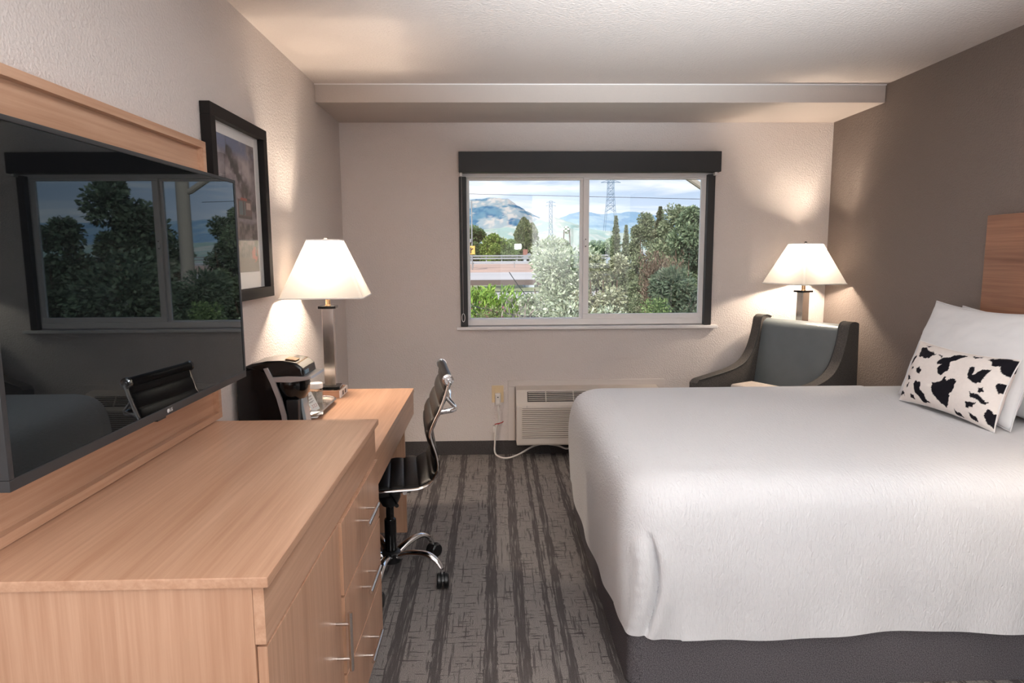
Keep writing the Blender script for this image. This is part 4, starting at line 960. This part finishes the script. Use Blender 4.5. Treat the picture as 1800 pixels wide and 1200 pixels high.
def leaves_mesh(name, pos, size, cols, parent, rs, elong=1.8, dirs=None):
    n = len(pos)
    d = rs.normal(size=(n, 3)) if dirs is None else dirs + rs.normal(size=(n, 3)) * .45
    d /= np.linalg.norm(d, axis=1)[:, None]; q = rs.normal(size=(n, 3)); b = np.cross(d, q); b /= np.linalg.norm(b, axis=1)[:, None]
    s = size * (0.6 + .8 * rs.rand(n))[:, None]
    V = np.stack([pos - d * s * elong / 2, pos + b * s * .5, pos + d * s * elong / 2, pos - b * s * .5], 1).reshape(-1, 3)
    off = np.array(root_of(parent).location); V = V - off
    t = rs.rand(n)[:, None]; c0, c1 = S3(*cols[0]), S3(*cols[1]); col = (c0 * (1 - t) + c1 * t) * (.75 + .5 * rs.rand(n))[:, None]
    if len(cols) > 2:
        k = rs.rand(n) < .12; col[k] = S3(*cols[2])
    me = bpy.data.meshes.new(name); me.vertices.add(4 * n); me.vertices.foreach_set('co', V.ravel()); me.loops.add(4 * n); me.loops.foreach_set('vertex_index', np.arange(4 * n, dtype=np.int32))
    me.polygons.add(n); me.polygons.foreach_set('loop_start', np.arange(0, 4 * n, 4, dtype=np.int32)); me.update()
    at = me.color_attributes.new('col', 'FLOAT_COLOR', 'POINT'); at.data.foreach_set('color', np.c_[np.repeat(col, 4, 0), np.ones(4 * n)].astype(np.float32).ravel())
    me.materials.append(M['leaf']); o = bpy.data.objects.new(name, me); C.objects.link(o); o.parent = parent; o['kind'] = 'stuff'; return o
def plant(name, label, cat, x, y_, ztop, width, kind, n, size, cols, seed, zlow=None, depth=None, group=None, elong=1.8):
    n = int(n * 1.9); size *= .62
    rs = np.random.RandomState(seed); t = thing(name, label, cat, (x, y_, GZ), 0, group)
    zl = GZ + .3 if zlow is None else zlow; H = ztop - zl; dp = depth or width
    if kind == 'round':
        nc = 26; cz = zl + H * (.12 + .84 * rs.rand(nc)); q = (cz - zl) / H; rw = np.sqrt(np.clip(1 - (2 * q - .9) ** 2 / 1.25, .02, 1)); an = rs.rand(nc) * 6.28; rr2 = np.sqrt(rs.rand(nc)) * .72
        cc = np.c_[x + np.cos(an) * rr2 * rw * width / 2, y_ + np.sin(an) * rr2 * rw * dp / 2, cz]; cr_ = np.minimum(width, H) * (.13 + .12 * rs.rand(nc))
        k = rs.randint(0, nc, n); v = rs.normal(size=(n, 3)); v /= np.linalg.norm(v, axis=1)[:, None]; rad = rs.rand(n) ** .4
        pos = cc[k] + v * (rad * cr_[k])[:, None]; dirs = v
    elif kind == 'cone':
        q = rs.rand(n) ** 1.25; lay = 13; ph = np.floor(q * lay) / lay
        rw = (1 - q) ** .8 * (.7 + .3 * ((q * lay) % 1 < .6)); an = rs.rand(n) * 6.28; lob = 1 + .28 * np.sin(an * 5 + ph * 40); r_ = np.sqrt(rs.rand(n)) * rw * lob * width / 2 + .02
        pos = np.c_[x + np.cos(an) * r_, y_ + np.sin(an) * r_ * dp / width, zl + H * q - .12 * r_]; dirs = np.c_[np.cos(an), np.sin(an), .5 + 0 * an]
    elif kind == 'column':
        q = rs.rand(n); rw = np.sin(np.pi * np.clip(q * .9 + .1, 0, 1)) ** .6; an = rs.rand(n) * 6.28; lob = .6 + .7 * fbm(an * 1.3 + 5, q * 9 + 3, seed); r_ = np.sqrt(rs.rand(n)) * rw * lob * width / 2
        pos = np.c_[x + np.cos(an) * r_, y_ + np.sin(an) * r_, zl + H * q]; dirs = np.c_[np.cos(an) * .5, np.sin(an) * .5, 1 + 0 * an]
    elif kind == 'spray':   # upright wispy stems
        ns_ = 70; an = rs.rand(ns_) * 6.28; r0 = np.sqrt(rs.rand(ns_)) * width * .32; lean = rs.normal(size=(ns_, 2)) * .18; hh = H * (.6 + .4 * rs.rand(ns_))
        k = rs.randint(0, ns_, n); q = rs.rand(n)
        bx_ = x + np.cos(an) * r0; by_ = y_ + np.sin(an) * r0 * dp / width
        pos = np.c_[bx_[k] + lean[k, 0] * width * q ** 2 + rs.normal(size=n) * .07, by_[k] + lean[k, 1] * width * q ** 2 + rs.normal(size=n) * .07, zl + hh[k] * q]; dirs = np.c_[lean[k], 1 + 0 * q]
    leaves_mesh('foliage', pos, size, cols, t, rs, elong, dirs)
    tr = MB(); hgt = (zl + H * .75) if kind != 'spray' else zl + H * .5
    if kind == 'spray' or kind == 'round':
        for k in range(5):
            a = 6.28 * k / 5 + seed; e = (x + math.cos(a) * width * .22, y_ + math.sin(a) * dp * .22, hgt)
            tr.tube(smoothpath([(x, y_, GZ), (x * .7 + e[0] * .3, y_ * .7 + e[1] * .3, GZ + (hgt - GZ) * .5), e], 3), [.05, .045, .04, .035, .03, .02, .012], 6)
    else: tr.tube([(x, y_, GZ), (x, y_, zl + H * .5), (x, y_, zl + H * .97)], [.02 * H + .03, .012 * H + .02, .01], 8)
    obj('trunk', tr, M['bark'], t)
    return t
def wx(px, Y): return world(px, 449, Y).x
def wz(py, Y): return world(1000, py, Y).z
G1 = ((96, 112, 66), (158, 170, 118)); PALE = ((124, 138, 108), (206, 212, 184), (226, 228, 206)); DK = ((64, 80, 64), (122, 136, 110)); FIR = ((98, 112, 84), (164, 170, 136)); BRT = ((88, 128, 44), (166, 194, 92)); BRN = ((90, 74, 62), (146, 126, 108))
plant('willow_shrub', 'big silvery green willow shrub filling the middle of the window', 'shrub', wx(978, 13), 13, wz(432, 13), 2.1, 'round', 19000, .055, PALE, 1, zlow=-1.6, elong=2.2)
plant('willow_shrub', 'silvery shrub with brownish crown right of the window mullion', 'shrub', wx(1062, 12), 12, wz(412, 12), 1.15, 'round', 11000, .05, ((120, 118, 92), (198, 200, 166), (214, 214, 190)), 2, zlow=-1.4, elong=2.0)
plant('willow_shrub', 'low silvery shrub at the bottom of the window below the mullion', 'shrub', wx(1020, 10), 10, wz(520, 10), 2.2, 'round', 9000, .045, PALE, 3, zlow=-2.6, elong=2.2)
plant('low_bush', 'low grey green bush left of the big silvery shrub', 'shrub', wx(935, 11), 11, wz(515, 11), .7, 'round', 6000, .04, PALE, 33, zlow=-1.6, elong=2.2)
plant('reed_clump', 'bright green feathery clump at the lower left of the window', 'shrub', wx(845, 15), 15, wz(498, 15), 1.5, 'spray', 9000, .07, BRT, 4, zlow=-1.6, elong=3.4)
plant('reed_clump', 'second bright green clump beside the silvery shrub', 'shrub', wx(885, 14), 14, wz(510, 14), 1.1, 'spray', 7000, .065, BRT, 5, zlow=-1.6, elong=3.4)
plant('reed_clump', 'bright green clump reaching behind the left shade channel', 'shrub', wx(805, 14), 14, wz(505, 14), 1.2, 'spray', 6000, .07, BRT, 6, zlow=-1.6, elong=3.4)
plant('twiggy_bush', 'grey brown twiggy bush at the foot of the left pane', 'shrub', wx(915, 9), 9, wz(520, 9), .7, 'spray', 1600, .03, ((120, 108, 104), (176, 166, 152)), 7, zlow=-1.0, elong=5)
plant('low_bush', 'olive low bush with pinkish flowers under the bright green clumps', 'shrub', wx(860, 9), 9, wz(545, 9), 1.1, 'round', 4500, .035, ((88, 104, 60), (150, 162, 110), (160, 90, 110)), 8, zlow=-1.2)
plant('pine_tree', 'dark bushy pine in the lower right corner of the window', 'tree', wx(1195, 11), 11, wz(478, 11), 1.5, 'round', 14000, .045, DK, 9, zlow=-1.6, elong=3.0)
plant('low_bush', 'green leafy bush in front of the dark pine', 'shrub', wx(1150, 9.5), 9.5, wz(522, 9.5), .9, 'round', 6000, .04, ((70, 96, 56), (150, 168, 110)), 10, zlow=-1.4)
plant('dead_bush', 'brown dry bush standing between pine and conifers', 'shrub', wx(1158, 20), 20, wz(440, 20), 1.3, 'spray', 3500, .06, BRN, 11, zlow=-.8, elong=3)
for k, (px, py, Y, w, kd, n, lab, cs) in enumerate([(1082, 380, 30, 1.0, 'cone', 4500, 'slim young conifer nearest the window mullion', FIR), (1100, 396, 30, .8, 'cone', 3500, 'short slim conifer second from the mullion', FIR), (1118, 396, 32, 1.0, 'cone', 4000, 'short narrow conifer third from the mullion', FIR),
        (1132, 374, 28, 1.5, 'round', 8000, 'bushy rounded conifer in the middle of the right pane', FIR), (1159, 364, 26, 1.5, 'cone', 7000, 'tall pointed conifer with thin bent tip', ((92, 96, 74), (150, 150, 122))), (1186, 368, 24, 1.9, 'round', 9000, 'broad flat topped conifer right of the pointed one', FIR), (1209, 366, 22, 1.8, 'round', 9000, 'grey green leafy tree by the right window frame', ((86, 104, 80), (150, 164, 128))), (1232, 382, 22, 1.6, 'round', 7000, 'dark conifer half hidden by the right window frame', DK)]):
    plant('conifer', lab, 'tree', wx(px, Y), Y, wz(py, Y), w * 1.15, kd, n, .09, cs, 40 + k, zlow=-1.4, group='trees in the right pane')
for k, (px, py, Y, w, kd, n, lab, cs) in enumerate([(830, 404, 118, 7, 'round', 6000, 'dark round tree at the left edge beyond the highway', ((70, 92, 60), (118, 138, 84))), (868, 416, 116, 5.5, 'round', 6000, 'yellow green round tree beyond the highway', ((96, 122, 54), (160, 176, 92))), (893, 422, 124, 5, 'round', 4000, 'pale green tree between round tree and poplar', ((110, 134, 80), (160, 176, 120))),
        (921, 382, 130, 4.2, 'column', 6000, 'tall ragged poplar tree rising beyond the highway', ((84, 100, 64), (140, 146, 100))), (936, 392, 134, 3.2, 'column', 4000, 'second thinner poplar just right of the ragged one', ((84, 100, 64), (140, 146, 100))), (945, 430, 128, 3.0, 'cone', 3000, 'dark small conifer beside the grey house', DK), (975, 424, 122, 9, 'round', 5000, 'pale hazy trees behind the silvery shrub', ((140, 156, 120), (180, 190, 150))), (1060, 421, 113, 9, 'round', 4000, 'pale green distant trees behind the mullion', ((130, 150, 116), (170, 184, 146)))]):
    plant('far_tree', lab, 'tree', wx(px, Y), Y, wz(py, Y), w, kd, n, .36, cs, 70 + k, zlow=-.5, group='trees beyond the highway')
plant('large_pine', 'big dark pine right of the window, reflected in the television', 'tree', 9.9, 22, 3.9, 3.6, 'round', 12000, .15, DK, 90, zlow=-3)
plant('large_pine', 'lower dark pine farther right outside, reflected in the television', 'tree', 12.4, 22, 2.6, 2.6, 'round', 8000, .15, DK, 91, zlow=-3)
plant('large_pine', 'spreading dark pine nearer the house, reflected in the television', 'tree', 6.6, 15, 1.3, 3.2, 'round', 12000, .11, DK, 92, zlow=-3)

pole = thing('utility_pole', 'weathered grey pole with diagonal brace at top right of the window', 'pole', (4.55, 14, GZ))
wood_ = mat('weathered_wood', srgb(150, 140, 128), .9, bump=.4, bscale=20, stretch=(1, 1, .1))
obj('shaft', MB().tube([(4.55, 14, GZ), (4.55, 14, 6.5)], [.15, .12], 12), wood_, pole)
obj('brace', MB().tube([world(1160, 276, 14), world(1208, 311, 14), world(1240, 333, 14), (4.55, 14, 2.75)], .065, 10), wood_, pole)

def pylon(name, label, px, Y, half, zb, ztop, arms, r):
    c = wx(px, Y); t = thing(name, label, 'pylon', (c, Y, GZ)); mb = MB()
    zs = list(np.linspace(zb, ztop, 9))
    hw = lambda z: half * (1.0 if z > zb + (ztop - zb) * .45 else 1 + .55 * (1 - (z - zb) / ((ztop - zb) * .45)))
    for sx in (-1, 1):
        for sy in (-1, 1): mb.tube([(c + sx * hw(z), Y + sy * hw(z), z) for z in [GZ] + zs], r, 5)
    lat = MB()
    for a, b in zip(zs, zs[1:]):
        for sy in (-1, 1):
            lat.tube([(c - hw(a), Y + sy * hw(a), a), (c + hw(b), Y + sy * hw(b), b)], r * .7, 4); lat.tube([(c + hw(a), Y + sy * hw(a), a), (c - hw(b), Y + sy * hw(b), b)], r * .7, 4); lat.tube([(c - hw(b), Y + sy * hw(b), b), (c + hw(b), Y + sy * hw(b), b)], r * .7, 4)
    obj('leg_frame', mb, M['steel'], t); obj('lattice', lat, M['steel'], t, kind='stuff')
    for z, w in arms: obj('cross_arm', MB().tube([(c - w, Y, z), (c, Y, z + r), (c + w, Y, z)], r, 5).tube([(c - w, Y, z), (c, Y, z + w * .35)], r * .7, 4).tube([(c + w, Y, z), (c, Y, z + w * .35)], r * .7, 4), M['steel'], t)
    return t
pylon('power_pylon', 'tall lattice power pylon cut off by top of the right pane', 1072, 860, 3.6, wz(372, 860), wz(290, 860), ((wz(321, 860), 12.5), (wz(300, 860), 9)), .42)
pylon('power_pylon', 'smaller lattice power pylon seen through the left pane', 968, 480, 1.0, wz(425, 480), wz(353, 480), ((wz(356, 480), 3.4), (wz(362, 480), 3.8)), .14)
def cable(name, label, p0, p1, sag, r):
    p0, p1 = Vector(p0), Vector(p1); return tag(obj(name, MB().tube([p0.lerp(p1, k / 20) - Vector((0, 0, sag * 4 * (k / 20) * (1 - k / 20))) for k in range(21)], r, 5), M['wire']), label, 'cable')
cable('overhead_wire', 'thin black overhead wire crossing the sky in both panes', world(700, 338, 55), world(1330, 352, 55), -.0, .022)
cable('overhead_wire', 'black cable sagging low across the bright green clumps', world(760, 516, 10.5), world(960, 560, 10.5), .06, .012)
cable('overhead_wire', 'thin wire running to the silvery shrub', world(895, 478, 12), world(935, 530, 12), .03, .008)
# things beyond the highway
sg = thing('road_sign', 'yellow road sign on a pole at left edge of the window', 'sign', (wx(830, 62), 62, -.05))
obj('post', MB().tube([(wx(830, 62), 62, -.04), (wx(830, 62), 62, wz(352, 62))], .06, 8), M['rail'], sg)
ya, yb = world(822, 432, 61.8), world(835, 447, 61.8)
bd = obj('sign_board', bx((ya.x, 61.85, yb.z), (yb.x, 61.93, ya.z), .02), mat('yellow_sign', srgb(226, 176, 92), .5), sg)
mk = MB(); cx_, cz_ = (ya.x + yb.x) / 2, (ya.z + yb.z) / 2
mk.tube([(cx_ - .05 + .0, 61.83, cz_ - .28), (cx_ - .05, 61.83, cz_ + .02), (cx_ + .16, 61.83, cz_ + .16)], .045, 6); mk.tube([(cx_ - .05, 61.83, cz_ + .0), (cx_ - .05, 61.83, cz_ + .25)], .045, 6)
obj('arrow_mark', mk, M['wire'], bd, label='black road arrow mark')
obj('lamp_head', MB().box((wx(822, 62), 61.8, wz(425, 62)), (wx(829, 62), 62.2, wz(419, 62)), .05), M['rail'], sg)
wt = thing('water_tower', 'white and green checkered water tank on legs in the left pane', 'water tower', (wx(996, 300), 300, GZ))
tc_ = Vector((wx(996, 300), 300, wz(404, 300))); tr_ = 1.55
obj('tank', MB().lathe([(tr_ * math.cos(a) + .001, tr_ * 1.15 * math.sin(a)) for a in [math.radians(-90 + 15 * k) for k in range(13)]], tc_, 20), M['white'], wt)
ck = MB()
for i in range(8):
    for j in range(4):
        if (i + j) % 2:
            a0_, a1_ = math.pi * 2 * i / 8, math.pi * 2 * (i + 1) / 8; e0, e1 = math.radians(-52 + 26 * j), math.radians(-52 + 26 * (j + 1)); q = tr_ * 1.015
            ck.grid(lambda u, v: (tc_.x + q * math.cos(e0 + (e1 - e0) * v) * math.cos(a0_ + (a1_ - a0_) * u), tc_.y + q * math.cos(e0 + (e1 - e0) * v) * math.sin(a0_ + (a1_ - a0_) * u), tc_.z + 1.15 * q * math.sin(e0 + (e1 - e0) * v)), 3, 3)
obj('checker_paint', ck, mat('green_checker_paint', srgb(70, 100, 66), .6), wt)
for sx in (-1, 1):
    for sy in (-1, 1): obj('leg', MB().tube([(tc_.x + sx * 1.9, 300 + sy * 1.9, GZ), (tc_.x + sx * 1.2, 300 + sy * 1.2, tc_.z)], .16, 6), M['pier'], wt)
hs = thing('house', 'small grey house with a pitched roof among trees beyond the highway', 'house', (wx(930, 126), 126, GZ))
hx0, hx1 = wx(920, 126), wx(938, 126); hz = wz(452, 126)
obj('wall', bx((hx0, 124, GZ), (hx1, 130, hz)), mat('pale_blue_siding', srgb(182, 190, 200), .8), hs)
obj('roof', MB().prism([(hx0 - .3, hz), ((hx0 + hx1) / 2, hz + .8), (hx1 + .3, hz)], 'xz', 123.6, 130.4), mat('grey_roof', srgb(140, 144, 152), .8), hs)
obj('window', bx((hx0 + .5, 123.95, hz - .75), (hx0 + 1.0, 124, hz - .3)), M['black_gloss'], hs)
obj('chimney', bx((hx0 - .1, 125, hz - .1), (hx0 + .75, 126, hz + 1.5)), mat('rusty_brick', srgb(150, 104, 92), .9), hs)
sl = thing('street_lamp', 'thin street lamp post in a gap between the conifers', 'street lamp', (wx(1174, 50), 50, GZ))
lp = world(1174, 440, 50); obj('post', MB().tube([(lp.x, 50, GZ), (lp.x, 50, lp.z)], .06, 8), M['rail'], sl)
obj('lamp_head', MB().tube([(lp.x, 50, lp.z), (lp.x - .3, 50, lp.z + .03), (lp.x - .42, 50, lp.z + .02)], [.04, .05, .07], 8), M['white'], sl)
def car(label, px, py, Y, m):
    c = world(px, py, Y); t = thing('car', label, 'car', (c.x, Y, c.z - .75))
    pr2 = [(-2.1, .25), (-2.1, .75), (-1.9, .85), (-1.3, .9), (-.7, 1.38), (.9, 1.42), (1.6, .95), (2.1, .85), (2.15, .3)]
    obj('body', MB().prism(pr2, 'xz', -.85, .85, .06, 2), m, t, local=True)
    obj('window', MB().prism([(-1.15, .93), (-.66, 1.32), (.86, 1.35), (1.4, .95)], 'xz', -.865, .865), M['black_gloss'], t, local=True)
    for x_ in (-1.35, 1.3):
        for s in (-1, 1): obj('wheel', MB().lathe([(.1, 0), (.32, 0), (.34, .05), (.34, .18), (.32, .22), (.1, .22)], (x_, s * .78 + .11, .33), 16, 'y'), M['black_plastic'], t, local=True)
    return t
lot = struct('parking_ground', bx((6, 40, -.95), (40, 75, -.75)), M['concrete'])
car('white car parked beyond the conifers under the street lamp', 1176, 462, 52, M['white'])
car('pale car parked left of the brown dry bush', 1103, 461, 46, M['smoke'])
